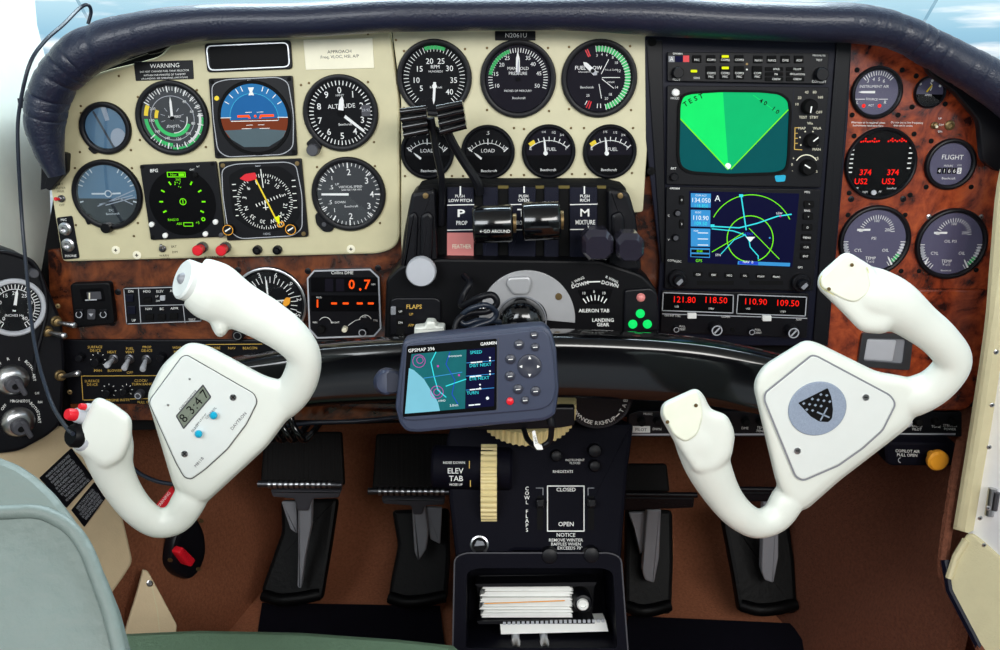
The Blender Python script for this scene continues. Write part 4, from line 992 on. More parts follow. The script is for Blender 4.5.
g_ = MB(); g_.disc(f, 14, 307, 24.3, 5.0, GLASS, 40); g_.build('glass', t_)
for (a, b), lab in (((12, 380), 'upper chrome magneto rotary switch on the side console'), ((18, 422), 'lower chrome magneto rotary switch on the side console')):
    f = Fc(a, b, CPL); t_ = thing('magneto_switch', lab, 'switch', f.pt(a, b + 13), 'magneto switches')
    mb = MB(); mb.lathe(f, a, b, [(15.5, .3), (15, 2.5), (11, 7), (8, 8), (0, 8)], STEEL, 30); mb.build('escutcheon', t_)
    mb = MB(); mb.lathe(f, a, b + 2, [(8.5, 8.2), (8, 16), (6.5, 17.5), (0, 17.6)], DGREY, 24); mb.prism(f, rpoly([(a - 3, b - 5), (a + 3, b - 6), (a + 12, b + 10), (a + 8, b + 13)], 2.5), 12, 19, DGREY, 1.5); mb.build('lever', t_)
    mb = MB(); mb.lathe(f, a, b + 3, [(3, 17.6), (2.7, 18.4), (0, 18.5)], BLACKM, 14); mb.build('key_slot', t_)
def ctog(a, b, a2, b2, ln, lab):
    f = Fc(a, b, CPL); t_ = thing('toggle_switch', lab, 'switch', f.pt(a, b + 5), 'console toggles')
    mb = MB(); mb.lathe(f, a, b, [(5.6, .3), (5.4, 3), (4.2, 4), (3.8, 9), (2.6, 9.5), (0, 9.5)], BRASS, 16); mb.build('collar', t_)
    p0 = f.pt(a, b, 8); p1 = P(a2, b2, p0.y - ln)
    mb = MB(); mb.tube([p0, p0.lerp(p1, .4), p0.lerp(p1, .9), p0.lerp(p1, .98), p1], [.0018, .0022, .0032, .003, .0015], STEEL, 12); mb.build('lever', t_)
ctog(56, 321, 75, 325.5, .02, 'uppermost chrome toggle switch on the right edge of the side console')
ctog(47, 331, 65, 336, .025, 'middle chrome toggle switch on the side console beside the gauge')
ctog(60, 375, 79, 373, .02, 'lowest chrome toggle switch on the side console edge')
f = Fc(33, 273, CPL); mb = MB(); knob(mb, f, 33, 273, 5, 7, DGREY); tag(mb.build('knob'), 'small grey knob above the round gauge on the side console', 'knob')

# ================================================================== cables at the left
def cable(name, label, pts, r, m=CABLE, cat='cable', n=8, group=None):
    mb = MB(); mb.tube(cr(pts, n), r, m, 10); return tag(mb.build(name), label, cat, group)
cable('cable', 'thin dark cable running from the windscreen behind the roll down to the left yoke',
      [P(88, 24, -.02), P(91, 12, -.02), P(88, 5, -.025), P(80, 8, -.03), P(64, 24, -.06), P(44, 42, -.09), P(29, 66, -.11), P(19, 112, -.11), P(18, 150, -.11), P(22, 220, -.11), P(27, 275, -.13), P(32, 325, -.16), P(39, 364, -.19), P(52, 404, -.22), P(66, 427, -.255), P(73, 434, -.270)], .0017)
cable('cable', 'black cable looping around the console gauge', [CPL.pt(a, b, 3) for a, b in ((-8, 251), (10, 253), (32, 262), (43, 284), (46, 308), (42, 330), (37, 350), (34, 372))], .002, BLACKS)
# ================================================================== throttle quadrant
YQ = -.045
tq = thing('throttle_quadrant', 'black throttle quadrant housing with slotted lettered face, centre of the panel', 'throttle quadrant', P(520, 335, -.05))
g = G(YQ, 0)
mb = MB(); mb.prism(g, rpoly([(418, 186), (432, 183), (606, 183), (626, 187), (637, 262), (640, 272), (405, 272), (408, 262)], 3), -38, 0, BLACKM, 2); mb.build('housing', tq)
# slot wall with the yellow painted edges inside the slots
mb = MB()
for a0, a1 in ((474, 483), (498, 508.5), (535.5, 544), (558.5, 569.5), (597, 606)): mb.box(g, a0, 185.5, a1, 188.5, .1, .6, SLOTY)
mb.build('slot_edge', tq)
def strip(a0, a1, m, name='faceplate_strip'):
    mb = MB(); mb.box(g, a0, 187, a1, 259, .2, 3.5, m, .5, .6); return mb
s = strip(447, 474, NAVY); 
mb = s; mb.line(g, [(460.5, 186), (460.5, 194)], 1.4, 3.7, WHITE); mb.text(g, 'PUSH', 460, 195.5, 2.8, WHITE, 3.7); mb.text(g, 'LOW PITCH', 460.5, 199.8, 3, WHITE, 3.7, bold=.03); mb.line(g, [(447.5, 204.5), (474, 204)], .9, 3.7, WHITE)
mb.text(g, 'P', 461.5, 212.5, 7.2, WHITE, 3.7, bold=.05, sx=1.5); mb.text(g, 'PROP', 462, 222.2, 4, WHITE, 3.7, bold=.04, sx=.8); mb.line(g, [(447.5, 229.5), (474, 229)], .9, 3.7, WHITE)
mb.prism(g, rect(447.3, 232, 473.7, 258.5), 3.5, 3.8, PINK); mb.text(g, 'FEATHER', 462, 245.5, 4, IVORY, 4, bold=.03, sx=.8); mb.build('faceplate_strip', tq)
strip(483, 498, NAVY).build('faceplate_strip', tq)
mb = strip(508.5, 535.5, NAVY); mb.line(g, [(524, 186), (524, 192)], 1.4, 3.7, WHITE); mb.text(g, 'PUSH', 523.5, 195.5, 2.8, WHITE, 3.7, bold=.03); mb.text(g, 'OPEN', 523.5, 199.5, 3, WHITE, 3.7, bold=.03); mb.line(g, [(509, 204), (535, 203.5)], .9, 3.7, WHITE); mb.text(g, 'T', 522, 212, 7.2, WHITE, 3.7, bold=.05, sx=1.5); mb.text(g, 'THROTTLE', 521, 222, 4, WHITE, 3.7, bold=.03, sx=.6); mb.line(g, [(509, 229), (535, 229)], .9, 3.7, WHITE); mb.build('faceplate_strip', tq)
strip(544, 558.5, NAVY).build('faceplate_strip', tq)
mb = strip(569.5, 597, NAVY); mb.line(g, [(584, 186), (584, 193)], 1.4, 3.7, WHITE); mb.text(g, 'PUSH', 584.5, 195.5, 2.8, WHITE, 3.7, bold=.03); mb.text(g, 'RICH', 584.5, 199.5, 3, WHITE, 3.7, bold=.03); mb.line(g, [(570, 204), (597, 203.5)], .9, 3.7, WHITE); mb.text(g, 'M', 584.5, 212, 7.5, WHITE, 3.7, bold=.03, sx=1.25); mb.text(g, 'MIXTURE', 585, 221.5, 4.4, WHITE, 3.7, bold=.03, sx=.75); mb.line(g, [(570, 228.8), (597, 228.6)], .9, 3.7, WHITE); mb.build('faceplate_strip', tq)
# cheeks
mb = MB(); mb.prism(g, rpoly([(413, 190), (436, 187), (439, 262), (437, 270), (400, 276), (405, 232)], 5), -30, 16, BLACKS, 4); mb.prism(g, rpoly([(410, 212), (417, 208), (420, 214), (418, 262), (404, 265)], 3), 14, 20, BLACKS, 3); mb.prism(g, rpoly([(422, 212), (430, 208), (435, 213), (433, 262), (421, 264)], 3), 14, 20, BLACKS, 3); mb.build('cheek', tq)
mb = MB(); mb.prism(g, rpoly([(606, 187), (627, 190), (634, 214), (640, 268), (611, 270), (607, 262)], 5), -30, 14, BLACKS, 4); mb.prism(g, rpoly([(609, 212), (618, 208), (622, 214), (624, 250), (611, 250)], 3), 12, 18, BLACKS, 3); mb.build('cheek', tq)
for a, b in ((427, 193), (618, 193)):
    mb = MB(); mb.lathe(g, a, b, [(3, 15), (2.8, 18), (0, 18.5)], BRASS, 12); mb.build('screw', tq)
# lower face (closer to the pilots)
YL = -.066; gl = G(YL, 0)
mb = MB(); mb.prism(gl, rpoly([(386, 280), (400, 266), (440, 259), (600, 261), (642, 275), (657, 290), (659, 345), (384, 345)], [4, 6, 4, 4, 6, 5, 3, 3]), -55, 0, BLACK, 2.5); 
mb.text(gl, 'AILERON TAB', 594, 310.5, 3.4, WHITE, .2, bold=.03); mb.text(gl, 'LANDING', 603, 320, 3.4, WHITE, .2, bold=.03); mb.text(gl, 'GEAR', 603, 324.5, 3.4, WHITE, .2, bold=.03)
mb.text(gl, 'L WING', 578, 280, 2.6, WHITE, .2, rot=-25); mb.text(gl, 'DOWN', 580, 284.5, 3.6, WHITE, .2, rot=-14, bold=.03); mb.line(gl, [(587, 282), (600, 281.5)], 1.3, .2, WHITE); mb.text(gl, 'R WING', 612, 279.5, 2.6, WHITE, .2, rot=25); mb.text(gl, 'DOWN', 610, 284, 3.6, WHITE, .2, rot=14, bold=.03)
mb.flat(gl, rpoly([(577, 290), (613, 289), (608, 304), (584, 304.5)], 2), .2, SCRBLK)
mb.ticks(gl, 595, 315, 15, 20, seq(-36, 36, 7), 1.0, .35, WHITE); mb.text(gl, '10', 584, 293, 2.6, WHITE, .4); mb.text(gl, '0', 594, 291.5, 2.6, WHITE, .4); mb.text(gl, '10', 604, 293, 2.6, WHITE, .4)
mb.build('lower_face', tq)
mb = MB(); mb.arc(gl, 527, 318, 26, 48, -92, 92, 1.4, LGREY, 40); hs = [clk(527, 318, 48, d) for d in range(-95, 96, 5)] + [clk(527, 318, 20, d) for d in range(95, -96, -5)]
mb = MB(); mb.prism(gl, hs, .1, 2.2, PLATE, .4); mb.prism(gl, rpoly([(508, 276), (529, 275), (532, 281), (528, 293), (513, 293), (506, 283)], 3), 2.2, 7, PLATE, 2)
mb.build('dome_plate', tq)
mb = MB(); mb.lathe(gl, 558.5, 296, [(3.6, 2.3), (3.3, 3.3), (0, 3.5)], BRASS, 12); mb.build('screw', tq)
mb = MB(); mb.lathe(gl, 521, 320, [(24, .1), (24, 8), (22, 18), (17, 24), (9, 27), (0, 27.5)], GLOSS, 30); mb.arc(gl, 521, 320, 24.2, 25.6, 0, 360, 4, GREY, 40); mb.build('dome_light', tq)
# grey round knob
f = Fr(422, 269, YL - .01); t_ = thing('knob', 'round pale grey knob on the left corner of the throttle quadrant', 'knob', P(422, 284, YL))
mb = MB(); mb.lathe(f, 422, 269, [(6, -8), (6, 2), (13, 4), (14.8, 6), (14.8, 12), (13.6, 14), (0, 14.4)], LGREY, 36); mb.build('knob_cap', t_)
# gear lights
t_ = thing('gear_light_box', 'black box with three green and one pale red gear lights', 'light box', P(640, 331, YL))
mb = MB(); mb.prism(gl, rpoly([(624, 289), (650, 287), (657, 293), (658, 329), (623, 332)], 3), .2, 5, BLACKS, 1.5); mb.build('housing', t_)
for a, b, m_ in ((640, 296, PINK), (639.5, 312, E_GRN), (632, 322.5, E_GRN), (646.5, 322.5, E_GRN)):
    f = Fr(a, b, YL); mb = MB(); mb.lathe(f, a, b, [(4.4, 5), (4.3, 6.5), (3.8, 7), (3.2, 8.6), (1.6, 9.4), (0, 9.6)], m_, 18); mb.build('lamp', t_)
# flap control
t_ = thing('flap_control', 'black flap switch panel with white flap shaped handle', 'switch', P(420, 333, YL))
mb = MB(); mb.prism(gl, rpoly([(391, 299), (396, 297), (436, 297), (441, 300), (441, 334), (390, 334)], 3), .2, 4, BLACKS, 1.2); mb.text(gl, 'FLAPS', 414.5, 305.5, 4.2, GOLD, 4.2, bold=.03); mb.text(gl, 'UP', 411.5, 313, 2.4, GOLD, 4.2); mb.text(gl, 'APP', 411.5, 324, 2.4, GOLD, 4.2)
for b, t in ((310, 'UP'), (321, 'DN'), (330, '')): mb.box(gl, 397, b - 3.5, 405, b + 3.5, 4, 5, BLACKM, 1); mb.text(gl, t, 401, b, 2, WHITE, 5.2)
mb.prism(gl, rect(391.5, 305, 396.5, 313, 1), 4, 7, GREY, .5); mb.build('housing', t_)
mb = MB(); mb.prism(gl, rpoly([(416, 321), (426, 320), (428, 315), (436, 315), (438, 319.5), (446, 320), (446, 328), (444, 330.5), (418, 331), (416, 329)], 2), 10, 22, YOKE, 2.5); mb.box(gl, 428, 320, 436, 327, 3, 11, BLACKS); mb.build('handle', t_)
# black hoses looped left of the dome
cable('cable', 'black cable looping beside the silver dome plate', [P(464, 276, -.08), P(470, 283, -.095), P(463, 296, -.10), P(462, 306, -.11), P(478, 298, -.12), P(492, 295, -.12), P(497, 303, -.12), P(488, 311, -.12), P(470, 313, -.12), P(458, 320, -.125), P(454, 336, -.13), P(456, 350, -.14)], .0032, BLACKS)
cable('cable', 'second black cable coiled in front of the dome, dropping behind the navigator', [P(500, 322, -.10), P(480, 320, -.115), P(465, 324, -.12), P(460, 318, -.12), P(470, 309, -.125), P(486, 305, -.125), P(496, 312, -.12), P(492, 320, -.12), P(476, 326, -.125), P(462, 334, -.13), P(458, 346, -.14)], .0026, CABLE)
mb = MB(); f = Fr(482, 307, YL); mb.lathe(f, 482, 307, [(6, .2), (6, 8), (5, 9), (4, 14), (2.5, 15), (0, 15)], STEEL, 18); tag(mb.build('cable_socket'), 'small steel socket inside the black cable loops', 'socket')

# propeller levers
def plever(label, pts, rad, kq, rot):
    t_ = thing('propeller_lever', label, 'lever', pts[-1], 'propeller levers')
    mb = MB(); mb.tube(cr(pts, 6), rad, BLACKS, 8, axis=(1, 0, 0), flat=1.0); mb.build('arm', t_)
    g = G(-.075, rot); mb = MB()
    xs = [kq[0], kq[2]]; c = Vector((sum(p[0] for p in kq) / 4, sum(p[1] for p in kq) / 4))
    mb.prism(g, rpoly(kq, 2.5), -9, 9, GLOSS, 3.5)
    tl, tr_, br, bl = [Vector(p) for p in kq]
    for k in (0.05, .33, .62, .9):
        L = tl.lerp(bl, k); R = tr_.lerp(br, k)
        a = g.pt(L.x, L.y, 8.5); b = g.pt(R.x, R.y, 8.5); mb.tube([a, a.lerp(b, .5), b], .0034, GLOSS, 10)
    mb.build('grip', t_)
plever('left propeller lever with ribbed black grip over the leftmost load meter', [P(431, 118, -.075), P(436, 150, -.068), P(441, 175, -.062), P(442, 195, -.055), P(441, 225, -.05)], [.0034] * 25, [(401, 110), (427, 107), (429, 132), (405, 137)], -6)
plever('right propeller lever with ribbed black grip, its arm slanting down right', [P(443, 122, -.075), P(452, 142, -.068), P(464, 162, -.062), P(477, 182, -.058), P(480, 194, -.055)], [.0044] * 25, [(437, 107), (463, 102), (467, 127), (441, 134)], -6)
# throttle levers
def throttle(label, c, hl, r, txt):
    t_ = thing('throttle_lever', label, 'lever', P(c[0], c[1] + r, -.10), 'throttle levers')
    Yk = -.105; A = P(c[0] - hl, c[1] + .8, Yk); B = P(c[0] + hl, c[1] - .8, Yk); d = (B - A); s_ = .00095
    mb = MB(); mb.tube([A, A + d * .03, A + d * .06, A + d * .94, A + d * .97, B], [r * .86 * s_, r * .96 * s_, r * s_, r * s_, r * .96 * s_, r * .86 * s_], GLOSS, 36)
    if txt:
        gk = G(Yk - r * s_ * 1.0 + .004, 0); mb2 = MB(); mb2.text(gk, txt, c[0] + 2, c[1] + 6, 3, WHITE, 6)
    gr = mb.build('grip', t_)
    if txt: mb2.build('lettering', gr)
    mb = MB(); mb.tube([B + Vector((-.001, 0, 0)), B + Vector((.003, 0, 0))], .009, BRASS, 14); mb.build('end_cap', t_)
    mb = MB(); mb.tube([P(c[0], c[1], Yk), P(c[0] + 2, c[1] - 4, YQ - .002)], .006, BLACKS, 10); mb.build('arm', t_)
throttle('left throttle lever, black gloss cylinder grip with small white lettering', (493, 224), 20, 18.5, '←GO AROUND')
throttle('right throttle lever, plain black gloss cylinder grip', (541, 221), 19, 19, None)
def mixture(label, c, w, h):
    t_ = thing('mixture_lever', label, 'lever', P(c[0], c[1] + h, -.09), 'mixture levers'); g = G(-.10, 0)
    mb = MB(); oc = [(c[0] + w * x, c[1] + h * y) for x, y in ((-.55, -1), (.55, -1), (1, -.5), (1, .5), (.55, 1), (-.55, 1), (-1, .5), (-1, -.5))]
    i_ = [(c[0] + (x - c[0]) * .78, c[1] + (y - c[1]) * .72 + 1.5) for x, y in oc]
    mb.prism(g, oc, -14, 6, SMOKE, 0)
    N = 8; V = [g.pt(a, b, 6) for a, b in oc] + [g.pt(a, b, 12) for a, b in i_]
    mb.add(V, [(k, (k + 1) % N, N + (k + 1) % N, N + k) for k in range(N)] + [tuple(range(N, 2 * N))], SMOKE); mb.build('grip', t_)
    mb = MB(); mb.tube([P(c[0], c[1], -.095), P(c[0] - 1, c[1] + 2, YQ - .002)], .005, BLACKS, 10); mb.build('arm', t_)
mixture('left mixture lever with black eight-sided grip', (597, 243.5), 15.5, 15); mixture('right mixture lever with black eight-sided grip beside the radio stack', (629, 246), 14, 14)

# ================================================================== yoke crossbar
XB = thing('control_column_bar', 'gloss black yoke crossbar spanning the panel behind both yokes', 'crossbar', P(530, 420, -.12))
mb = MB(); pts = cr([P(205, 392, -.15), P(250, 384, -.14), P(320, 374, -.13), (P(400, 369, -.125)), P(520, 363, -.12), P(620, 365, -.12), P(700, 371, -.125), P(770, 384, -.14), P(820, 396, -.15)], 8)
rr = cr1([.0255, .027, .029, .0305, .0315, .0315, .0305, .029, .027], 8); vs = []; fs = []; NP = len(pts)
sec = rpoly([(-.62, -1), (.62, -1), (.62, 1), (-.62, 1)], .45, 5); n = len(sec)
for i in range(NP):
    t = (pts[min(i + 1, NP - 1)] - pts[max(i - 1, 0)]).normalized(); x = Vector((0, -1, 0)); x = (x - t * x.dot(t)).normalized(); y = t.cross(x)
    for a, b in sec: vs.append(pts[i] + x * a * rr[i] + y * b * rr[i])
for i in range(NP - 1):
    for k in range(n): fs.append((i * n + k, i * n + (k + 1) % n, (i + 1) * n + (k + 1) % n, (i + 1) * n + k))
fs += [tuple(range(n)), tuple(range((NP - 1) * n, NP * n))]
mb.add(vs, fs, GLOSS, True); mb.build('beam', XB)
# column collar where the bar meets the centre column
mb = MB(); mb.tube([P(528, 372, -.10), P(528, 366, -.03)], .026, BLACKS, 20); mb.build('column', XB)

# ================================================================== portable navigator
GP = Pl(P(478, 375, -.215), (0.02, -1, .16), -5, .00088)
nv = thing('portable_navigator', 'slate blue portable navigator with colour map, clipped to the crossbar', 'navigator', GP.pt(475, 425))
body = rpoly([(402, 345), (404, 341), (412, 338.5), (533, 326.5), (545, 326), (552, 332), (557, 350), (559.5, 390), (558, 402), (556, 416), (546, 422), (418, 434), (406, 433), (399, 425), (394.5, 408)], 4)
mb = MB(); mb.prism(GP, body, -34, -3, GPSB, 4); mb.build('case', nv)
q = rpoly([(405, 346), (411, 342), (497, 334), (533, 330), (545, 330.5), (550, 338), (554, 360), (556, 388), (554, 400), (548, 407), (540, 410), (413, 421), (403, 420), (399.5, 411)], 4)
mb = MB(); mb.prism(GP, q, -3, 0, GPSB, 1.5); mb.line(GP, [(498.5, 338), (497, 411)], .8, .2, DGREY); mb.build('front_bezel', nv)
scr = [(408, 346.5), (496, 339), (495.5, 409), (403.5, 416)]
mb = MB(); mb.prism(GP, rpoly([(407, 346), (497, 338.5), (496.5, 410), (402.5, 417)], 2), 0, .3, SCRBLK); mb.text(GP, 'GPSMAP 396', 421.5, 349.5, 3.4, WHITE, .6, rot=-5); mb.text(GP, 'GARMIN', 488.5, 343.3, 3, WHITE, .6, rot=-5, bold=.03)
mb.flat(GP, [(411.5, 354), (466.5, 349.5), (465, 408.5), (405, 413.5)], .5, E_MAP)
mb.flat(GP, [(466.8, 349.5), (495, 347), (494, 406), (465.3, 408.5)], .5, E_NAVY)
mb.flat(GP, [(409, 368), (414, 370), (424, 379), (432, 392), (438, 402), (440, 410.7), (405, 413.5)], .6, GLARE)  # pale glare patch painted over the lower left of the map
mb.line(GP, [(436, 352), (431, 362), (434, 376), (438, 390), (446, 397)], 1, .7, E_CYAN); mb.line(GP, [(446, 386), (466, 379)], 1, .7, E_CYAN); mb.line(GP, [(424, 378), (450, 374), (462, 372)], .7, .7, E_SKY); mb.line(GP, [(450, 352), (446, 364), (455, 380), (452, 394), (458, 404)], .7, .7, E_BLUE)
for a, b, r in ((437, 392, 6), (437, 392, 3), (419, 361, 6), (420, 360, 3)): mb.arc(GP, a, b, r, r + .5, 0, 360, .8, E_MAGE, 20)
for a, b in ((459, 375), (438, 366)): mb.disc(GP, a, b, 1.1, .8, E_MAGE, 8)
mb.text(GP, 'overzoom', 455, 355.5, 2.2, E_WHITE, .8, rot=-4); mb.text(GP, '5.0nm', 454, 405, 2.4, E_WHITE, .8, rot=-4); mb.text(GP, 'HWD', 442, 400.5, 2, E_WHITE, .8, rot=-4)
for t, a, b in (('SPEED', 476, 352), ('DIST NEXT', 480.5, 364.8), ('ETE NEXT', 479.5, 378), ('TURN', 472.5, 392.6)): mb.text(GP, t, a, b, 3.1, E_CYAN, .8, rot=-4)
for a, b in ((478, 362), (477, 376), (477, 389), (476, 404.5)): mb.line(GP, [(a - 7, b + .6), (a - 2, b + .2)], 1.2, .8, E_WHITE); mb.line(GP, [(a - 1, b), (a + 4, b - .4)], 1.2, .8, E_WHITE)
for a, b in ((490, 357.5), (490, 360.5), (490, 371), (490, 374), (480, 384.5), (480, 388)): mb.disc(GP, a, b, .9, .8, E_WHITE, 8)
mb.disc(GP, 487.5, 398, 1.6, .8, E_WHITE, 10)
for a, b in ((466.5, 362.8), (466.3, 376), (466, 390)): mb.line(GP, [(a, b), (a + 28, b - 2.3)], .6, .7, E_SKY)
mb.build('screen', nv)
for a, b, r, m_ in ((534, 335, 4, GPSK), (519, 344.5, 5, GPSK), (535, 347, 4.2, GPSK), (510.5, 359, 5, GPSK), (510, 376, 5, GPSK), (518, 389, 5, GPSK), (535.5, 391, 5, GPSK), (510, 401, 3.8, RED), (525, 400, 4, GPSK)):
    mb = MB(); mb.lathe(GP, a, b, [(r, .1), (r * .95, 2), (r * .6, 2.8), (0, 3)], m_, 18)
    if m_ == GPSK: mb.line(GP, [(a - 2, b), (a + 2, b - .3)], .8, 3.1, WHITE)
    mb.build('button', nv)
mb = MB(); mb.lathe(GP, 529.5, 366, [(12, .1), (11.6, 2), (9, 2.6), (4, 1.6), (0, 1.6)], GPSK, 32)
for d_ in (0, 90, 180, 270):
    p = clk(529.5, 366, 8.3, d_); u = [clk(p[0], p[1], 2, d_), clk(p[0], p[1], 1.8, d_ + 120), clk(p[0], p[1], 1.8, d_ - 120)]; mb.flat(GP, u, 3, WHITE)
mb.build('rocker_pad', nv)
mb = MB(); mb.tube([GP.pt(384, 386, -30), GP.pt(384, 386, -18), GP.pt(385, 386, -16)], [.011, .011, .009], GPSB, 24, axis=None); mb.lathe(GP, 390, 386, [(12, -26), (12, -18), (10, -16), (0, -16)], GPSK, 24); mb.build('clamp_knob', nv)
mb = MB(); mb.tube([GP.pt(480, 385, -32), P(480, 380, -.15)], .010, BLACKS, 12); mb.build('clamp_arm', nv)
t_ = thing('power_plug', 'black cable with white paper tag hanging under the navigator', 'cable', P(540, 445, -.2))
mb = MB(); mb.tube(cr([GP.pt(549, 415, -20), GP.pt(551, 422, -20), GP.pt(553, 432, -20), P(550, 440, -.20), P(543, 446, -.20), P(537, 447, -.19), P(528, 440, -.16), P(524, 430, -.13)], 6), [.004] * 12 + [.0026] * 31, BLACKS, 10); mb.build('lead', t_)
gp = G(-.203, 60); mb = MB(); mb.prism(gp, rpoly([(532, 431), (535, 430), (538, 443), (542, 445), (543, 449), (537, 449), (534, 445)], 1), 0, 1.5, PAPER); mb.text(gp, 'LINKS', 535.5, 439, 2.2, BLACKM, 1.7, rot=75); mb.build('tag', t_)
# ================================================================== radio stack
YS = -.010
rs = thing('radio_rack', 'black avionics rack frame around the radar and navigation units', 'rack', P(745, 345, YS)); g = G(YS, 0)
mb = MB(); mb.prism(g, rpoly([(645, 36), (852, 36), (848, 120), (828, 346), (655, 345), (660, 262), (646, 140)], 2), -4, 0, NAVY, .8)
mb.prism(g, rpoly([(836, 40), (851, 40), (827, 344), (812, 344)], 1), 0, 3, BLACKS, 1); mb.prism(g, rpoly([(646, 40), (662, 40), (666, 262), (661, 262)], 1), 0, 2, BLACKS, .8)
mb.build('frame_plate', rs)
screws(rs, [(652, 42), (651, 171), (834, 170), (845, 44)], YS - .002, 4, BLACKM)
YU = -.013; g = G(YU, 2)
# audio panel
t_ = thing('audio_panel', 'slim black audio panel with two rows of buttons at the top of the rack', 'radio', P(747, 83, YU))
mb = MB(); mb.prism(g, rpoly([(667, 52), (828, 53), (826, 84), (667, 81)], 1.5), .1, 3, BLACKS, .6)
mb.text(g, 'GARMIN', 677, 53.6, 1.8, WHITE, 3.2, bold=.03); mb.flat(g, rect(668, 56, 674, 62), 3.2, GREY); mb.text(g, 'A', 671, 59, 4, WHITE, 3.4); mb.flat(g, rect(674.5, 56, 682, 62), 3.2, E_NAVY); mb.flat(g, rect(682.5, 55.5, 688.5, 62), 3.2, RED)
mb.text(g, 'PILOT', 676, 79.5, 2, WHITE, 3.2); mb.text(g, 'COPILOT', 818, 81.5, 2.4, WHITE, 3.2); mb.text(g, 'MKR/MUTE', 818, 55.5, 1.8, WHITE, 3.2); mb.text(g, 'TEST', 818, 60, 2, WHITE, 3.2); mb.text(g, 'SENS', 696, 77.8, 2, WHITE, 3.2)
mb.disc(g, 746, 64, 1.2, 3.2, BRASS, 8); mb.disc(g, 746, 69.5, .9, 3.2, WHITE, 8)
mb.build('faceplate', t_)
for k, t in enumerate(['MIC', 'COM1', 'COM2', 'COM3']):
    a = 696 + k * 14; mb = MB(); mb.box(g, a - 4.5, 55, a + 4.5, 62.5, 3, 5, BLACKM, 1, .6); mb.text(g, t, a, 59.8, 2.2, WHITE, 5.15)
    mb.build('button', t_)
for k, t in enumerate(['NAV1', 'NAV2', 'DME', 'ADF']):
    a = 757 + k * 13.5; mb = MB(); mb.box(g, a - 4.5, 55.5, a + 4.5, 63, 3, 5, BLACKM, 1, .6); mb.text(g, t, a, 60.3, 2.2, WHITE, 5.15); mb.build('button', t_)
for k, t in enumerate(['COM1', 'COM2', 'COM3', 'COM']):
    a = (710, 724, 738, 756)[k]; mb = MB(); mb.box(g, a - 5, 66, a + 5, 79, 3, 5, BLACKM, 1, .6); mb.text(g, t, a, 73, 2.2, WHITE, 5.15); mb.text(g, 'MIC', a, 76.5, 2.2, WHITE, 5.15); mb.build('button', t_)
for a, b, t in ((773, 69, 'SPKR'), (773, 74, 'PA'), (773, 79, 'CREW'), (794, 69, 'PILOT'), (794, 74, 'ISOLATION'), (794, 79, 'CREW')):
    mb = MB(); mb.box(g, a - 9, b - 2, a + 9, b + 2, 3, 4.4, BLACKM, 1, .4); mb.text(g, t, a + 2, b, 2, WHITE, 4.5); mb.build('button', t_)
for a, b, w_ in ((724, 56.4, 3.5), (693, 71, 3), (724, 67.8, 3.5)):
    mb = MB(); mb.box(g, a - w_, b - 1.3, a + w_, b + 1.3, 3.2, 5.4, E_YEL, .8); mb.build('indicator_light', t_)
for a, b, r in ((676.5, 72.5, 6), (819, 74, 7)):
    f = Fr(a, b, YU); mb = MB(); knob(mb, f, a, b, r, 11, BLACKS, h0=3.1); mb.build('knob', t_)
# weather radar
t_ = thing('weather_radar', 'weather radar with glowing green fan on its screen', 'radar', P(747, 186, YU))
mb = MB(); mb.prism(g, rpoly([(667, 85.5), (828, 87), (820, 187), (666, 184)], 1.5), .1, 3, BLACKS, .6)
mb.line(g, [(793, 88), (787, 183)], .7, 3.2, NAVY); mb.text(g, 'HOLD', 674.5, 98, 2.2, WHITE, 3.2); mb.text(g, 'BRT', 673, 168, 2.2, WHITE, 3.2)
for t, a, b in (('43', 805.5, 92), ('80', 813.5, 92), ('20', 798.5, 97.5), ('160', 819.5, 97), ('10', 796, 104), ('OFF', 818, 112), ('TEST', 802, 117), ('STBY', 813, 117), ('Wx', 809, 123), ('MAP', 801, 128), ('WxA', 816, 128), ('MAN', 815.5, 149), ('15', 816, 158), ('+', 792.5, 158), ('-', 791.5, 170), ('15', 815, 171), ('0', 791, 164)): mb.text(g, t, a, b, 2.6, IVORY, 3.2, rot=0)
mb.line(g, [(799, 127.5), (794, 127.5), (793.5, 149), (801, 149.5)], .8, 3.2, GOLD)
for b in (133, 138, 143): mb.line(g, [(794, b), (796.5, b)], .8, 3.2, GOLD)
mb.arc(g, 805.5, 166, 11, 12, -60, 60, 3.2, IVORY)
for k in range(6): p = clk(808, 140, 9.5, -120 + k * 48); mb.disc(g, p[0], p[1], .8, 3.2, IVORY, 6)
mb.flat(g, rpoly([(773.5, 175), (785, 174.5), (784, 181), (775, 181.5)], 2), 3.25, CYANP); mb.build('faceplate', t_)
mb = MB(); so = rpoly([(679, 105), (682, 96), (690, 93.5), (720, 91.5), (760, 92), (778, 94), (786.5, 100), (788, 110), (786, 158), (784, 169), (774, 172), (728, 173.5), (690, 171), (680, 166), (678, 155)], 5)
mb.prism(g, so, 3, 3.6, E_TEAL); 
fan = [(679.5, 118), (679.5, 105), (682, 96), (690, 93.5), (720, 91.5), (760, 92), (778, 94), (786, 99.5), (787, 109), (731, 168.5), (726, 169)]
mb.flat(g, fan, 3.8, E_GRN2); mb.flat(g, [(679.5, 118), (679.5, 105), (682, 96), (690, 93.5), (722, 91.7), (727.5, 168.8)], 3.95, E_GRN)
mb.line(g, [(679.5, 118.5), (727, 169)], 1, 4.1, E_LIME); mb.line(g, [(787, 109.5), (730, 168.5)], 1, 4.1, E_LIME); mb.disc(g, 727, 165.5, 3, 4.1, E_WHITE, 14); mb.line(g, [(752, 95), (776, 112)], .5, 4.05, E_GRN)
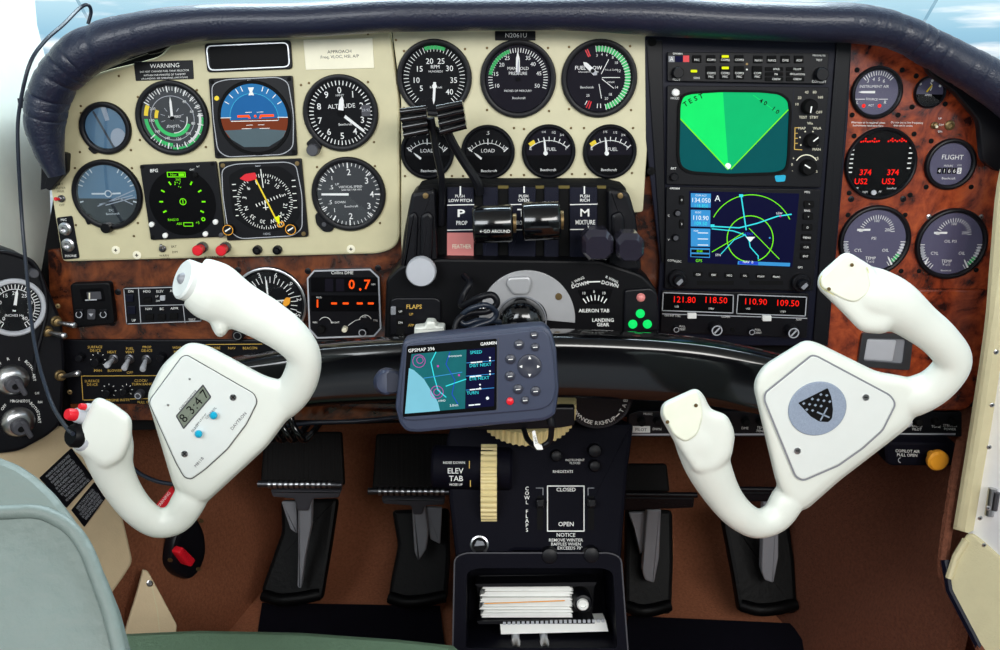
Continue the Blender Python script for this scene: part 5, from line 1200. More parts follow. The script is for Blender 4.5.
mb.arctext(g, 'TEST', 727, 168, 77, -33.5, -20.5, 4.6, BLACKM, 4.4, bold=.05); mb.arctext(g, '40 10', 727, 168, 75, 26, 41, 4.2, BLACKM, 4.4, bold=.05)
mb.build('screen', t_)
mb = MB(); mb.frame(g, inset(so, -2), inset(so, .4), 3, 6, BLACKM); mb.build('bezel', t_)
for a, b, r, d_ in ((807.5, 106, 7.5, 185), (809.5, 140, 7, 50), (806, 166.5, 8, 300)):
    f = Fr(a, b, YU); mb = MB(); knob(mb, f, a, b, r, 12, BLACKM, h0=3.1); mb.line(f, [(a, b), clk(a, b, r * .75, d_)], 1.3, 12.2, WHITE); mb.build('knob', t_)
f = Fr(673, 176, YU); mb = MB(); knob(mb, f, 673, 176, 4.2, 9, BLACKS, h0=3.1); mb.build('knob', t_)
mb = MB(); mb.lathe(g, 675, 92.5, [(4, 3.1), (3.8, 5), (2.8, 6), (0, 6.2)], WHITE, 18); mb.build('hold_button', t_)
# gps navigator
t_ = thing('gps_radio', 'wide black GPS radio showing a navy map with green arcs', 'radio', P(743, 291, YU))
mb = MB(); mb.prism(g, rpoly([(666, 186.5), (820, 189), (812, 290), (664, 288)], 2), .1, 3.5, BLACKS, .8); mb.text(g, 'GARMIN', 674, 187.8, 1.8, WHITE, 3.7, bold=.03)
for t, a, b in (('C', 668, 215), ('V', 668, 239), ('COM', 670, 259.5), ('VLOC', 677, 260.5), ('GPS', 799, 266.5), ('MSG', 806, 191.5), ('RNG', 806, 210)): mb.text(g, t, a, b, 2, WHITE, 3.7)
for a0, a1 in ((696, 733), (748, 782)): mb.box(g, a0, 280, a1, 284, 3.3, 3.8, BLACKM, .8)
mb.build('faceplate', t_)
g2 = G(YU, 2); mb = MB(); mb.prism(g2, rpoly([(688.5, 190.5), (798, 193), (791, 266.5), (687, 261.5)], 1), 3.5, 4, E_NAVY)
def S(a, b): return a, b
for (p0, p1) in (((690, 192.5), (710, 207)), ((690, 209), (709.5, 226))): mb.flat(g2, [p0, (p1[0], p0[1] + .5), (p1[0] - .3, p1[1]), (p0[0], p1[1] - .5)], 4.2, E_SKY)
mb.flat(g2, [(690, 227.5), (709.5, 228), (709, 246), (690, 245.5)], 4.2, E_SKY); mb.flat(g2, [(689.5, 247), (709, 247.5), (709, 257), (689.5, 256)], 4.2, E_SKY); mb.flat(g2, [(690.5, 248.5), (708.5, 249), (708.3, 252), (690.3, 251.5)], 4.3, SCRBLK); mb.flat(g2, [(690.5, 253), (708.5, 253.5), (708.3, 256), (690.3, 255.5)], 4.3, SCRBLK)
for t, a, b, s_, m_ in (('134.050', 700.5, 199.5, 4.4, E_WHITE), ('118.850', 700.5, 205, 3.2, E_CYAN), ('110.90', 700, 217, 4.4, E_WHITE), ('109.50', 700, 222.6, 3.6, E_CYAN), ('COM ACT', 700, 194.8, 1.8, E_WHITE), ('VLOC', 697, 211.5, 1.8, E_WHITE), ('VOR', 695, 230, 1.8, E_WHITE), ('ENR', 699, 250.2, 2.4, E_LIME), ('GPS', 698, 259.6, 2.8, E_LIME), ('A', 716.5, 197.5, 6, E_WHITE), ('LEW', 778, 212.5, 2.2, E_WHITE), ('STN', 717, 254, 2.2, E_WHITE), ('KENT', 748, 233, 2.6, E_BLUE), ('NAV  B', 747, 261, 2.4, E_WHITE)):
    mb.text(g2, t, a, b, s_, m_, 4.6 if m_ is not E_BLUE else 4.5, sx=.95)
for b in (232, 238, 244): mb.line(g2, [(697, b), (707, b + .2)], .8, 4.4, E_WHITE)
mb.arc(g2, 750, 236.5, 42, 42.8, -62, 65, 4.35, E_LIME, 30); mb.arc(g2, 749, 238, 22.5, 23.4, -175, 160, 4.35, E_LIME, 40)
mb.flat(g2, [(737, 260), (789, 262), (788.5, 265.5), (736.5, 263.5)], 4.3, E_SKY); mb.flat(g2, [(738, 260.3), (757, 261), (757, 264), (738, 263.3)], 4.4, E_BLUE)
for pl, w_, m_ in (([(740, 195), (745, 229)], 1.7, E_CYAN), ([(711, 225.5), (738, 227), (756, 222.5), (776, 215.5), (790, 213.5)], 1.7, E_CYAN), ([(711, 228), (732, 230), (744, 234), (748, 240), (749, 246), (757, 255), (757, 258)], 1.4, E_CYAN), ([(744, 234), (733, 239), (720, 253)], 1.2, E_CYAN), ([(711, 251), (728, 241), (742, 232)], 1.1, E_LIME), ([(748, 227.5), (778, 258)], 1.1, E_LIME)): mb.line(g2, pl, w_ * .72, 4.45, m_)
for a, b in ((740, 195), (711.5, 225)): mb.flat(g2, rect(a - 2, b - 1.4, a + 2, b + 1.4), 4.5, E_CYAN)
mb.disc(g2, 779, 215.5, 1, 4.55, E_MAGE, 8); mb.disc(g2, 768.5, 237, 1, 4.5, E_SKY, 8); mb.flat(g2, [(744.5, 236), (754, 236), (749, 241)], 4.5, E_WHITE)
mb.build('screen', t_)
for k in range(6):
    a = 697 + k * 15.6; b = 273.2 + k * .5; mb = MB(); mb.box(g, a - 4.5, b - 2.2, a + 4.5, b + 2.2, 3.5, 5.2, BLACKM, 1, .5); mb.text(g, ('CDI', 'OBS', 'MSG', 'FPL', 'VNAV', 'PROC')[k], a, b, 1.9, WHITE, 5.3); mb.build('button', t_)
for b, t in ((203.5, '▲'), (215.5, '▼'), (226.5, 'D'), (236.5, 'MENU'), (246, 'CLR'), (255, 'ENT')):
    a = 807.5 - (b - 203) * .07; mb = MB(); mb.box(g, a - 5, b - 3.2, a + 5, b + 3.2, 3.5, 5.5, BLACKM, 1.2, .6); mb.text(g, t if t.isalpha() else ('^' if b < 210 else 'v'), a, b, 2, WHITE, 5.7); mb.build('button', t_)
for b in (199, 223):
    mb = MB(); mb.box(g, 678.5, b - 4, 683, b + 4.5, 3.5, 5.5, BLACKM, 1, .6); mb.text(g, '↔' if False else 'II', 680.7, b, 2, WHITE, 5.6); mb.build('button', t_)
for a, b, r, h_ in ((676.5, 212, 3.6, 8), (674.5, 236.5, 3.6, 8)):
    f = Fr(a, b, YU); mb = MB(); knob(mb, f, a, b, r, h_, BLACKS, h0=3.6, cap=DGREY); mb.build('knob', t_)
for a, b in ((676, 277, ), (798.5, 281)):
    f = Fr(a, b, YU); mb = MB(); mb.lathe(f, a, b, [(9, 3.6), (9, 10), (8, 11), (5.6, 11), (5.4, 17), (4.6, 18), (0, 18)], BLACKS, 28); mb.prism(f, rpoly([(a - 3, b + 2), (a + 2, b - 3), (a + 4, b), (a, b + 4.5)], 1), 17.5, 18.5, GREY); mb.build('knob', t_)
# nav/com radio
t_ = thing('nav_com_radio', 'nav com radio with two red digit readouts below the GPS map', 'radio', P(738, 337, YU))
mb = MB(); mb.prism(g, rpoly([(662, 290), (808, 293), (806, 337), (660, 331.5)], 1.5), .1, 3, BLACKS, .6); mb.line(g, [(662, 313), (806, 317.5)], .8, 3.2, LGREY); 
for t, a, b in (('ON INT T/SC', 672, 314.8, ), ('COMM', 725, 316), ('NAV', 798, 318.7), ('PULL', 682, 325.5), ('TEST', 682, 328.5), ('PULL', 757, 328.8), ('IDENT', 757, 331.8)): mb.text(g, t, a, b, 1.9, WHITE, 3.2)
mb.build('faceplate', t_)
for q, t1, t2, c1, c2 in (([(662, 291), (733, 293.5), (732.5, 312.5), (661, 310)], '121.80', '118.50', (684, 298.5), (715.5, 299)), ([(736.5, 293), (806, 295.5), (804.5, 315.5), (735, 313)], '110.90', '109.50', (755, 300.5), (787, 302))):
    mb = MB(); mb.prism(g, rpoly(q, 1), 3, 4, SCRBLK); mb.line(g, inset(rpoly(q, 1), .6), .9, 4.15, LGREY, True); mb.text(g, t1, c1[0], c1[1], 6, E_RED, 4.2, bold=.0, sx=1.0); mb.text(g, t2, c2[0], c2[1], 6, E_RED, 4.2, bold=.0, sx=1.0); mb.text(g, 'USE', c1[0] - 8, c1[1] + 7, 1.8, WHITE, 4.2); mb.text(g, 'STBY', c2[0] - 5, c2[1] + 8.5, 1.8, WHITE, 4.2); mb.build('display', t_)
for a, b in ((691, 314.5), (765.5, 317)):
    mb = MB(); mb.box(g, a - 4.5, b - 2.8, a + 4.5, b + 2.8, 3, 6, WHITE, 1, .8); mb.build('transfer_switch', t_)
for a, b, r, h_ in ((713.5, 326, 6.5, 16), (789, 328.5, 6.5, 16), (675, 327.5, 3.4, 8), (750, 330, 3.4, 8)):
    f = Fr(a, b, YU); mb = MB(); knob(mb, f, a, b, r, h_, BLACKS, h0=3.1); mb.arc(f, a, b, r * .62, r * .8, 0, 360, h_ + .2, LGREY)
    if r > 5: mb.line(f, [clk(a, b, r * .5, 40), clk(a, b, r * .5, 220)], 1.6, h_ + .3, LGREY)
    mb.build('knob', t_)
mb = MB(); mb.lathe(g, 732, 329, [(2.4, 3.1), (2.2, 4), (0, 4.1)], BLACKM, 10); mb.build('screw', t_)

# right panel small items
g = G(0, 1)
mb = MB()
for t, a, b in (('Alternate air is required when', 868, 122.5), ('instruments read zero flow', 868, 125.5), ('Do not use at low frequency', 907, 122.5), ('than set in cruise', 903, 125.5), ('UP', 940, 118.5), ('DN', 940, 131.5), ('DIM', 941.5, 124.8)): mb.text(g, t, a, b, 1.9, WHITE, .2)
mb.build('lettering', rw)
toggle(934, 125.3, 0, 'small brass toggle switch between the two gauges on the red wood panel', 937, 127, 8, 3.4, 1.4, IVORY, base=BRASS)
f = Fr(949.5, 125.3, 0); mb = MB(); mb.lathe(f, 949.5, 125.3, [(5, .2), (4.8, 1.5), (3.2, 2.6), (2.6, 2.6), (2.4, .8), (0, .6)], BRASS, 20); tag(mb.build('headset_socket'), 'brass socket beside the small toggle on the red wood panel', 'socket')
# lower right switch strip
g = G(-.004, 2); t_ = thing('switch_strip', 'narrow black strip of small push knobs below the right wood panel', 'switch strip', P(795, 437, -.004))
mb = MB(); mb.prism(g, rpoly([(628, 414), (640, 411), (962, 412), (962, 437), (628, 437)], 2), -8, 0, BLACKS, .8); mb.line(g, [(630, 434.5), (955, 434)], 1.8, .2, LGREY); mb.prism(g, rect(632, 426, 650, 432.5, .5), .1, .6, PAPER); mb.text(g, 'PILOT', 641, 429.3, 3, BLACKM, .8)
for t, a, b in (('DWN', 657, 429), ('DME', 745, 428), ('TEMP', 761, 427.5), ('PEND', 761, 430.8), ('RADIO', 917, 426), ('PILOT', 917, 429.3), ('TONE', 936, 426.5), ('STROBES', 950, 425.5), ('POWER', 950, 429)): mb.text(g, t, a, b, 2.4, WHITE, .2)
mb.text(g, 'MUSIC', 648, 413.8, 2.2, WHITE, .2); mb.build('strip_plate', t_)
for a in (641, 657, 706, 727, 745, 760, 905, 917, 935, 951):
    f = Fr(a, 420.5, -.004); mb = MB(); knob(mb, f, a, 420.5, 4 if a != 905 else 5, 8, BLACKM if a != 905 else LGREY); mb.build('push_knob', t_)
# copilot air control
g = G(-.02, 2); t_ = thing('air_control', 'black air vent box with orange pull knob below the right panel', 'control', P(920, 466, -.02))
mb = MB(); mb.prism(g, rpoly([(882, 443), (886, 440), (952, 441), (957, 445), (956, 461), (952, 465), (890, 465), (884, 461)], 3), -18, 4, PEDST, 3); mb.text(g, 'COPILOT AIR', 906, 449.5, 2.8, WHITE, 4.2); mb.text(g, 'PULL OPEN', 905.5, 453.4, 2.8, WHITE, 4.2); mb.arc(g, 899, 458.5, 2, 2.6, 180, 360, 4.2, LGREY); mb.build('housing', t_)
f = Fr(938, 454, -.02); mb = MB(); mb.lathe(f, 929, 452, [(3.5, 4), (3.5, 12), (7, 14), (9.8, 17), (10, 22), (8, 24.5), (0, 25)], ORANGE, 30); mb.build('knob', t_)
# light wire loop? small hook under the strip
# ================================================================== pedestal
PD = Pl(P(540, 450, -.04), (0, -1, .35), 0, .00098)
pe = thing('pedestal', 'black centre pedestal with cowl flap panel and open document tray', 'pedestal', (P(540, 640, -.1).x, -.08, 0.0))
mb = MB(); mb.prism(PD, rpoly([(452, 424), (634, 424), (628, 470), (621, 562), (560, 562), (556, 552), (512, 551), (506, 560), (456, 562), (449, 500), (446, 440)], 5), -120, 0, PEDST, 4); mb.build('upper_body', pe)
mb = MB(); out = rpoly([(455, 556), (465, 551), (610, 551), (620, 556), (629, 680), (634, 900), (448, 900)], [6, 6, 6, 6, 4, 4, 4], 3)
mb.prism(PD, out, -120, -96, PEDST)
inn = rpoly([(467, 570), (477, 566), (602, 566), (612, 570), (616, 640), (616, 645), (466, 645)], [6, 6, 6, 6, 3, 3, 3], 3)
mb.frame(PD, out, inn, -96, 10, PEDST); mb.line(PD, out, 1.4, 10.1, DGREY, True); mb.build('tray', pe)
mb = MB(); mb.line(PD, [(547.5, 486), (547.5, 531), (584, 531), (584, 486)], 1.1, .3, WHITE, True); mb.text(PD, 'CLOSED', 566, 489.5, 3.6, WHITE, .3, bold=.03); mb.text(PD, 'OPEN', 566, 524, 4.2, WHITE, .3, bold=.03)
for t, b in (('NOTICE', 534.8), ('REMOVE WINTER', 540), ('BAFFLES WHEN', 544), ('EXCEEDS 70°', 548)): mb.text(PD, t, 566 if b < 545 else 570, b, 3.6 if b < 536 else 3, WHITE, .3, bold=.02)
for k, ch in enumerate('COWL FLAPS'): mb.text(PD, ch, 527, 488.5 + k * 4.6, 3.6, WHITE, .3, bold=.03)
mb.text(PD, 'INSTRUMENT', 575, 460, 2.2, WHITE, .3); mb.text(PD, 'FLOOD', 575, 463, 2.2, WHITE, .3); mb.text(PD, 'RHEOSTATS', 563, 471.5, 2.6, WHITE, .3, bold=.03)
mb.line(PD, [(536, 488), (543, 488), (543, 495)], .8, .3, GREY); mb.line(PD, [(594, 488), (588, 488), (588, 495)], .8, .3, GREY); mb.build('lettering', pe)
for a0, a1 in ((537, 543), (588, 594)):
    mb = MB(); mb.box(PD, a0, 496, a1, 530, .2, .8, BLACKM, 1); mb.box(PD, a0 - 1, 498, a1 + 1, 506, .8, 12, BLACKS, 2, 1.5); mb.build('cowl_flap_lever', pe)
for a, b, r in ((549, 554, 8.5), (590.5, 553, 8.5), (556, 455, 6), (594, 450, 7), (594, 465, 6)):
    mb = MB(); mb.lathe(PD, a, b, [(r, .2), (r, 8), (r * .85, 12), (r * .5, 13), (0, 13)], BLACKS, 22); mb.build('knob', pe)
mb = MB(); mb.lathe(PD, 479.5, 544.5, [(9.5, .2), (9.2, 2), (7.6, 2.6), (7.2, 1)], STEEL, 28); mb.lathe(PD, 479.5, 544.5, [(7.2, .9), (0, .9)], BLACKM, 28); mb.prism(PD, rpoly([(474, 546), (477, 540), (483, 541), (485, 545)], 1), .8, 2.2, GREY, .4); mb.build('lock', pe)
# elevator trim: black drum housing and ivory ribbed wheel
t_ = thing('elevator_trim', 'black drum marked ELEV TAB with ivory ribbed thumb wheel', 'trim control', PD.pt(480, 521))
A = PD.pt(432, 467, -4); B = PD.pt(512, 469, -4); d = B - A; r = .0235
mb = MB(); mb.tube([A, A + d * .03, A + d * .97, B], [r * .9, r, r, r * .9], PEDST, 32)
for t, a, b, s in (('NOSE DOWN', 455, 460.5, 2.4), ('ELEV', 456.5, 468.5, 5.2), ('TAB', 457, 476, 5.2), ('NOSE UP', 457, 482, 2.2)): mb.text(PD, t, a, b, s, WHITE, 20.8, bold=.02)
mb.line(PD, [(470, 459), (470, 466)], .8, 20.8, GOLD); mb.line(PD, [(471, 478), (471, 484)], .8, 20.8, GOLD); mb.build('drum', t_)
C = PD.pt(489, 483, -16); ax = Vector((1, 0, 0)); R = .044; vs = []; fs = []; n = 160
prof = [(-.0085, .90), (-.0085, 1.0), (.0085, 1.0), (.0085, .90)]
for x, rr in prof:
    for k in range(n):
        g_ = 2 * math.pi * k / n; q = R * rr * (1.0 + (.015 if (k % 4) < 2 else -.025) * (1 if rr == 1.0 else 0)); vs.append(C + Vector((x, q * math.cos(g_), q * math.sin(g_))))
for i in range(3):
    for k in range(n): fs.append((i * n + k, i * n + (k + 1) % n, (i + 1) * n + (k + 1) % n, (i + 1) * n + k))
fs += [tuple(range(n)), tuple(range(3 * n, 4 * n))]
mb = MB(); mb.add(vs, fs, WHEEL); mb.build('trim_wheel', t_)
# rudder trim: horizontal ivory ribbed wheel under the navigator
t_ = thing('rudder_trim_wheel', 'ivory ribbed horizontal trim wheel half hidden under the navigator', 'trim wheel', P(526, 440, -.09))
C = P(527, 405, -.06); R = .0505; vs = []; fs = []; n = 200; axis = Vector((0, -.35, 1)).normalized(); e1 = Vector((1, 0, 0)); e2 = axis.cross(e1)
prof = [(.007, .84), (.007, 1.0), (-.010, 1.0), (-.010, .84)]
for z, rr in prof:
    for k in range(n):
        g_ = 2 * math.pi * k / n; q = R * rr * (1.0 + (.012 if (k % 4) < 2 else -.02) * (1 if rr == 1.0 else 0)); vs.append(C + axis * z + e1 * (q * math.cos(g_)) + e2 * (q * math.sin(g_)))
for i in range(3):
    for k in range(n): fs.append((i * n + k, i * n + (k + 1) % n, (i + 1) * n + (k + 1) % n, (i + 1) * n + k))
fs += [tuple(range(n)), tuple(range(3 * n, 4 * n))]
mb = MB(); mb.add(vs, fs, WHEEL); mb.build('rim', t_)
mb = MB(); mb.tube([C + axis * -.02, C + axis * .005], .03, BLACKS, 24); mb.build('hub', t_)
mb = MB(); gk = G(-.118, 0); mb.prism(gk, rpoly([(468, 404), (574, 404), (574, 422), (560, 424.5), (492, 427), (468, 426)], 2), 0, 9, BLACKS, 1.5); mb.build('cover', t_)
# round trim indicator drum to the right
f = Fr(598, 402, -.05, 0); t_ = thing('trim_indicator', 'round black trim dial lettered NOSE RIGHT UP TAB under the crossbar', 'dial', P(598, 436, -.05))
mb = MB(); mb.lathe(f, 598, 396, [(34, -20), (34, 0), (31, 4), (22, 5), (0, 5)], BLACKS, 60); mb.build('drum', t_)
mb = MB(); mb.ticks(f, 598, 396, 29.5, 31.5, seq(100, 260, 40), .8, 4.9, DGREY)
mb.arctext(f, 'DOWN', 598, 396, 26, 252, 218, 4, WHITE, 5.3, flip=True); mb.arctext(f, 'NOSE RIGHT', 598, 396, 26, 211, 160, 4, WHITE, 5.3, flip=True); mb.arctext(f, 'UP', 598, 396, 26, 152, 143, 4, WHITE, 5.3, flip=True); mb.arctext(f, 'TAB', 598, 396, 26, 120, 95, 4, WHITE, 5.3, flip=True); mb.line(f, [clk(598, 396, 26, 138), clk(598, 396, 26, 128)], 1, 5.3, WHITE); mb.build('lettering', t_)

# binder and booklet in the tray
t_ = thing('ring_binder', 'black ring binder of white pages lying in the pedestal tray', 'binder', PD.pt(530, 628, -30))
mb = MB(); mb.prism(PD, rpoly([(473, 592), (478, 588), (596, 587), (601, 590), (598, 629), (480, 629)], 3), -60, -58, BLACKS, .5); mb.prism(PD, rpoly([(474, 589), (599, 587), (597, 591), (478, 592)], 1), -60, -22, BLACKS); mb.prism(PD, rpoly([(476, 627), (597, 626), (597, 629.5), (478, 630)], 1), -60, -22, BLACKS); mb.build('cover', t_)
mb = MB()
for k in range(12):
    b = 593.5 + k * 2.7; j = random.uniform(-3, 3); mb.prism(PD, [(483 + j, b), (571 + j * .5 + k * .2, b - .6), (575 + j * .3, b + 1.9), (481 + j, b + 2.0)], -56, -28 + random.uniform(-4, 4), PAPER, 0)
mb.line(PD, [(484, 609), (566, 606)], 1, -22, ORANGE); mb.build('pages', t_)
mb = MB(); mb.lathe(PD, 585, 609, [(10, -58), (10, -26), (8.5, -22), (5.5, -21), (5.2, -26), (0, -26)], BLACKS, 24); mb.build('ring_spine', t_)
mb = MB(); mb.lathe(PD, 584.5, 609.5, [(6.2, -27), (6.2, -19), (5, -17), (3.2, -17), (3, -20), (0, -20)], PAPER, 22); mb.build('ring', t_)
mb = MB(); mb.prism(PD, rpoly([(500, 629), (608, 626), (611, 638), (501, 641)], .5), -50, -24, PAPER, 0)
for k in range(22): mb.box(PD, 503 + k * 4.8, 627.5 - k * .12, 506 + k * 4.8, 630.5 - k * .12, -24, -21, LGREY, .5)
tag(mb.build('booklet'), 'white comb-bound booklet standing in front of the ring binder', 'booklet')
for a, b, a2, lab in ((516, 648, 470, 'first steel capped pen at the front of the pedestal tray'), (545, 648, 590, 'second steel capped pen at the front of the pedestal tray, farther right')):
    t_ = thing('pen', lab, 'pen', PD.pt(a, b, 0)); mb = MB(); mb.tube([PD.pt(a, 646.5, -14), PD.pt(a, 649, 4), PD.pt(a, 650, 8)], [.0058, .0058, .003], STEEL, 14); mb.build('cap', t_)
    mb = MB(); mb.tube([PD.pt(a, 646, -15), PD.pt(a, 643, -45)], .0045, LGREY, 12); mb.build('barrel', t_)

# ================================================================== rudder pedals
def pedal(label, pad, bar, br, stem, boot, Y, ribs, side=None, label_metal=DSTEEL):
    t_ = thing('rudder_pedal', label, 'pedal', P(sum(p[0] for p in boot) / len(boot), max(p[1] for p in boot), Y + .05), 'rudder pedals')
    g = G(Y, 0)
    if pad:
        a0, b0, a1, b1 = pad; mb = MB(); o = P(0, b1, Y)
        pl = Pl(P((a0 + a1) / 2, b1, Y), (0, -.93, .36), 0, .0011)
        mb.prism(pl, rpoly([(a0 + 4, b0), (a1 - 3, b0), (a1, b1), (a0, b1)], 3), -10, 0, PEDAL, 2)
        if ribs:
            for k in range(15):
                x = a0 + 6 + k * (a1 - a0 - 12) / 14; mb.box(pl, x - 1.6, b0 + 3, x + 1.6, b1 - 2, 0, .7, PEDAL, .8, .4)
        mb.build('pad', t_)
    a0, a1, b, r = bar; mb = MB(); mb.tube([P(a0, b, Y - .006), P(a1, b + 1, Y - .006)], r * .0011, label_metal if ribs else BLACKS, 14)
    if ribs:
        for k in range(12):
            x = a0 + 12 + k * (a1 - a0 - 24) / 11; mb.tube([P(x - 1.4, b + .3, Y - .006), P(x + 1.4, b + .4, Y - .006)], r * .0011 * 1.22, STEEL, 10)
    mb.build('toe_bar', t_)
    mb = MB(); mb.prism(g, rpoly(br, 2), -14, -2, DGREY if ribs else BLACKS, 2); mb.build('bracket', t_)
    mb = MB(); mb.prism(g, rpoly(stem, 2), -20, -6, GREY, 2); mb.build('hanger', t_)
    if side:
        mb = MB(); mb.prism(G(Y + .02, 0), rpoly(side, 1.5), -6, -2, GREY, 1); mb.build('link_plate', t_)
    mb = MB(); pl = Pl(P(boot[0][0], 560, Y + .055), (0, -1, .55), 0, .0011)
    mb.prism(pl, rpoly(boot, 5), -12, 4, BOOT, 4); mb.build('boot', t_)
    # folds at the foot of the boot
    mb = MB(); xs = [p[0] for p in boot]; ym = max(p[1] for p in boot); x0 = min(p[0] for p in boot if p[1] > ym - 25); x1 = max(p[0] for p in boot if p[1] > ym - 25)
    mb.tube(cr([pl.pt(x0 + 2, ym - 8, 2), pl.pt(x0 * .7 + x1 * .3, ym - 4, 8), pl.pt(x0 * .4 + x1 * .6, ym - 5, 8), pl.pt(x1 - 2, ym - 9, 2)], 5), .009, BOOT, 10); mb.build('boot_cuff', t_)
pedal('wide ribbed rudder pedal, leftmost of the four', (260, 432, 344, 486), (258, 342, 484, 4.2), [(270, 491), (341, 492), (338, 499), (312, 500), (308, 512), (297, 512), (294, 500), (272, 498)], [(297, 498), (311, 498), (310, 530), (304, 560), (300, 592), (296, 590), (297, 560)],
      [(281, 500), (338, 498), (332, 540), (322, 600), (290, 603), (262, 598), (262, 588), (272, 560), (282, 532)], .17, True, [(281, 503), (296, 503), (297, 535), (290, 530)])
pedal('wide ribbed rudder pedal beside the pedestal, under the elevator trim drum', (372, 434, 455, 490), (368, 455, 491, 4.2), [(381, 499), (445, 500), (444, 506), (425, 507), (422, 516), (413, 516), (411, 507), (383, 505)], [(411, 505), (424, 506), (428, 535), (426, 552), (418, 564), (414, 555)],
      [(392, 510), (449, 508), (450, 560), (447, 600), (410, 605), (388, 601), (391, 580), (398, 545)], .17, True, [(426, 508), (442, 509), (440, 545), (430, 540)])
pedal('rudder pedal with plain black bar right of the pedestal', (622, 464, 670, 492), (618, 697, 494, 3.2), [(621, 497), (695, 498), (694, 509), (622, 512)], [(648, 512), (662, 512), (660, 560), (655, 586), (646, 583), (643, 575)],
      [(626, 508), (672, 510), (673, 560), (671, 614), (640, 612), (625, 608), (625, 560)], .17, False, [(629, 514), (646, 513), (644, 550), (640, 556), (634, 530)])
pedal('rudder pedal mostly hidden behind the right yoke', None, (738, 812, 489, 3.2), [(741, 492), (812, 493), (811, 502), (741, 503)], [(765, 505), (780, 505), (780, 560), (775, 586), (766, 583), (763, 574)],
      [(720, 508), (786, 508), (794, 560), (797, 613), (766, 613), (739, 612), (732, 570)], .17, False)
# dark brake linkage behind the pedals
# ================================================================== left footwell items
SD = Pl((-.375, .22, .2), (.887, -.462, 0.05), 0, .0011)
t_ = thing('fuel_selector', 'black oval fuel selector with dark red lever on the footwell side', 'selector', SD.pt(182, 578, 6))
mb = MB(); mb.prism(SD, rpoly([(176, 518), (190, 514), (199, 530), (201, 552), (194, 570), (184, 579), (170, 574), (163, 563), (166, 540)], 8), -2, 12, BLACKS, 5); mb.build('cover', t_)
mb = MB(); mb.prism(SD, rpoly([(164, 549), (169, 543), (182, 556), (178, 563), (174, 562)], 2), 12, 24, RED, 2); mb.build('lever', t_)
for a, b in ((194, 519), (191, 567), (163, 558)):
    mb = MB(); mb.lathe(SD, a, b, [(2.2, 11), (2, 13), (0, 13.4)], BRASS, 10); mb.build('screw', t_)
mb = MB(); g = G(.02, 58); mb.prism(g, rpoly([(155, 506), (172, 486), (176, 494), (160, 517)], 1), -1, 1, RED); mb.text(g, 'WARNING', 163.5, 500, 3, WHITE, 1.2, rot=-52)
tag(mb.build('placard'), 'small red warning tag seen through the left yoke', 'placard')
FL = Pl(P(150, 600, .03), (.55, -.75, .3), 0, .001)
t_ = thing('seat_flap', 'cream leather flap with a snap fastener beside the seat cushion', 'flap', FL.pt(150, 626))
mb = MB(); mb.prism(FL, rpoly([(143, 569), (148, 571), (160, 593), (177, 625), (172, 660), (118, 660), (126, 628), (137, 592)], [2, 2, 6, 3, 3, 3, 6, 6]), -3, 2, CRPAN, 1.5); mb.line(FL, [(150, 580), (157, 610), (160, 640)], .8, 2.1, CRLEA); mb.build('flap_panel', t_)
mb = MB(); mb.lathe(FL, 149, 583, [(3.4, 2), (3.2, 3.5), (2, 4), (1.8, 3), (0, 3)], STEEL, 16); mb.build('snap', t_)
# placards on the left lower side panel
def lplac(pts, label, n, rot):
    mb = MB(); mb.prism(LP, rpoly(pts, 1), .1, .8, BLACKS); p = [Vector(q) for q in pts]
    for k in range(n):
        t = (k + 1) / (n + 1); a = p[0].lerp(p[3], t); b = p[1].lerp(p[2], t); c = a.lerp(b, .5)
        s_ = random.choice(['AIRSPEED LIMITATIONS MANEUVERING', 'MAXIMUM GEAR EXTENSION SPEED', 'NO ACROBATIC MANEUVERS APPROVED', 'THIS AIRPLANE MUST BE OPERATED', 'IN THE NORMAL CATEGORY', 'REFER TO THE FLIGHT MANUAL'])
        L = (b - a).length * .88; mb.text(LP, s_, c.x, c.y, 2.5, LGREY, 1.0, rot=rot, sx=L / (len(s_) * 2.5))
    return tag(mb.build('placard'), label, 'placard')
lplac([(39, 478), (71, 448), (93, 478), (66, 508)], 'large black placard with pale lines of text on the cream side panel', 9, -43)
lplac([(71, 510), (94, 482), (106, 497), (84, 527)], 'smaller black placard, lower one on the cream side panel', 5, -50)
# ================================================================== cables under the panel
cable('cable', 'thin blue grey cable sagging behind the left yoke to the crossbar', [P(120, 455, 0), P(142, 475, -.02), P(172, 484, -.03), P(205, 478, -.03), P(236, 458, -.03), P(262, 436, -.03), P(300, 424, -.03), P(360, 421, -.02), P(410, 416, -.01)], .0024)
for k in range(4):
    a = 262 + k * 11
    cable('cable', ('first', 'second', 'third', 'last')[k] + ' short black lead, counted from the left, bunched under the left end of the crossbar', [P(a, 404, -.045), P(a - 4, 418, -.05), P(a + 2, 432, -.055), P(a + 9, 440, -.05), P(a + 18, 432, -.04), P(a + 24, 424, -.02)], .0036, GLOSS)
# plain black block added for the dark region under the panel
mb = MB(); mb.prism(W, [(-.30, .02), (.42, .02), (.42, .10), (-.30, .10)], .50, .545, BLACKM, .004); tag(mb.build('under_panel_block'), 'matte black block added under the whole panel', 'block')

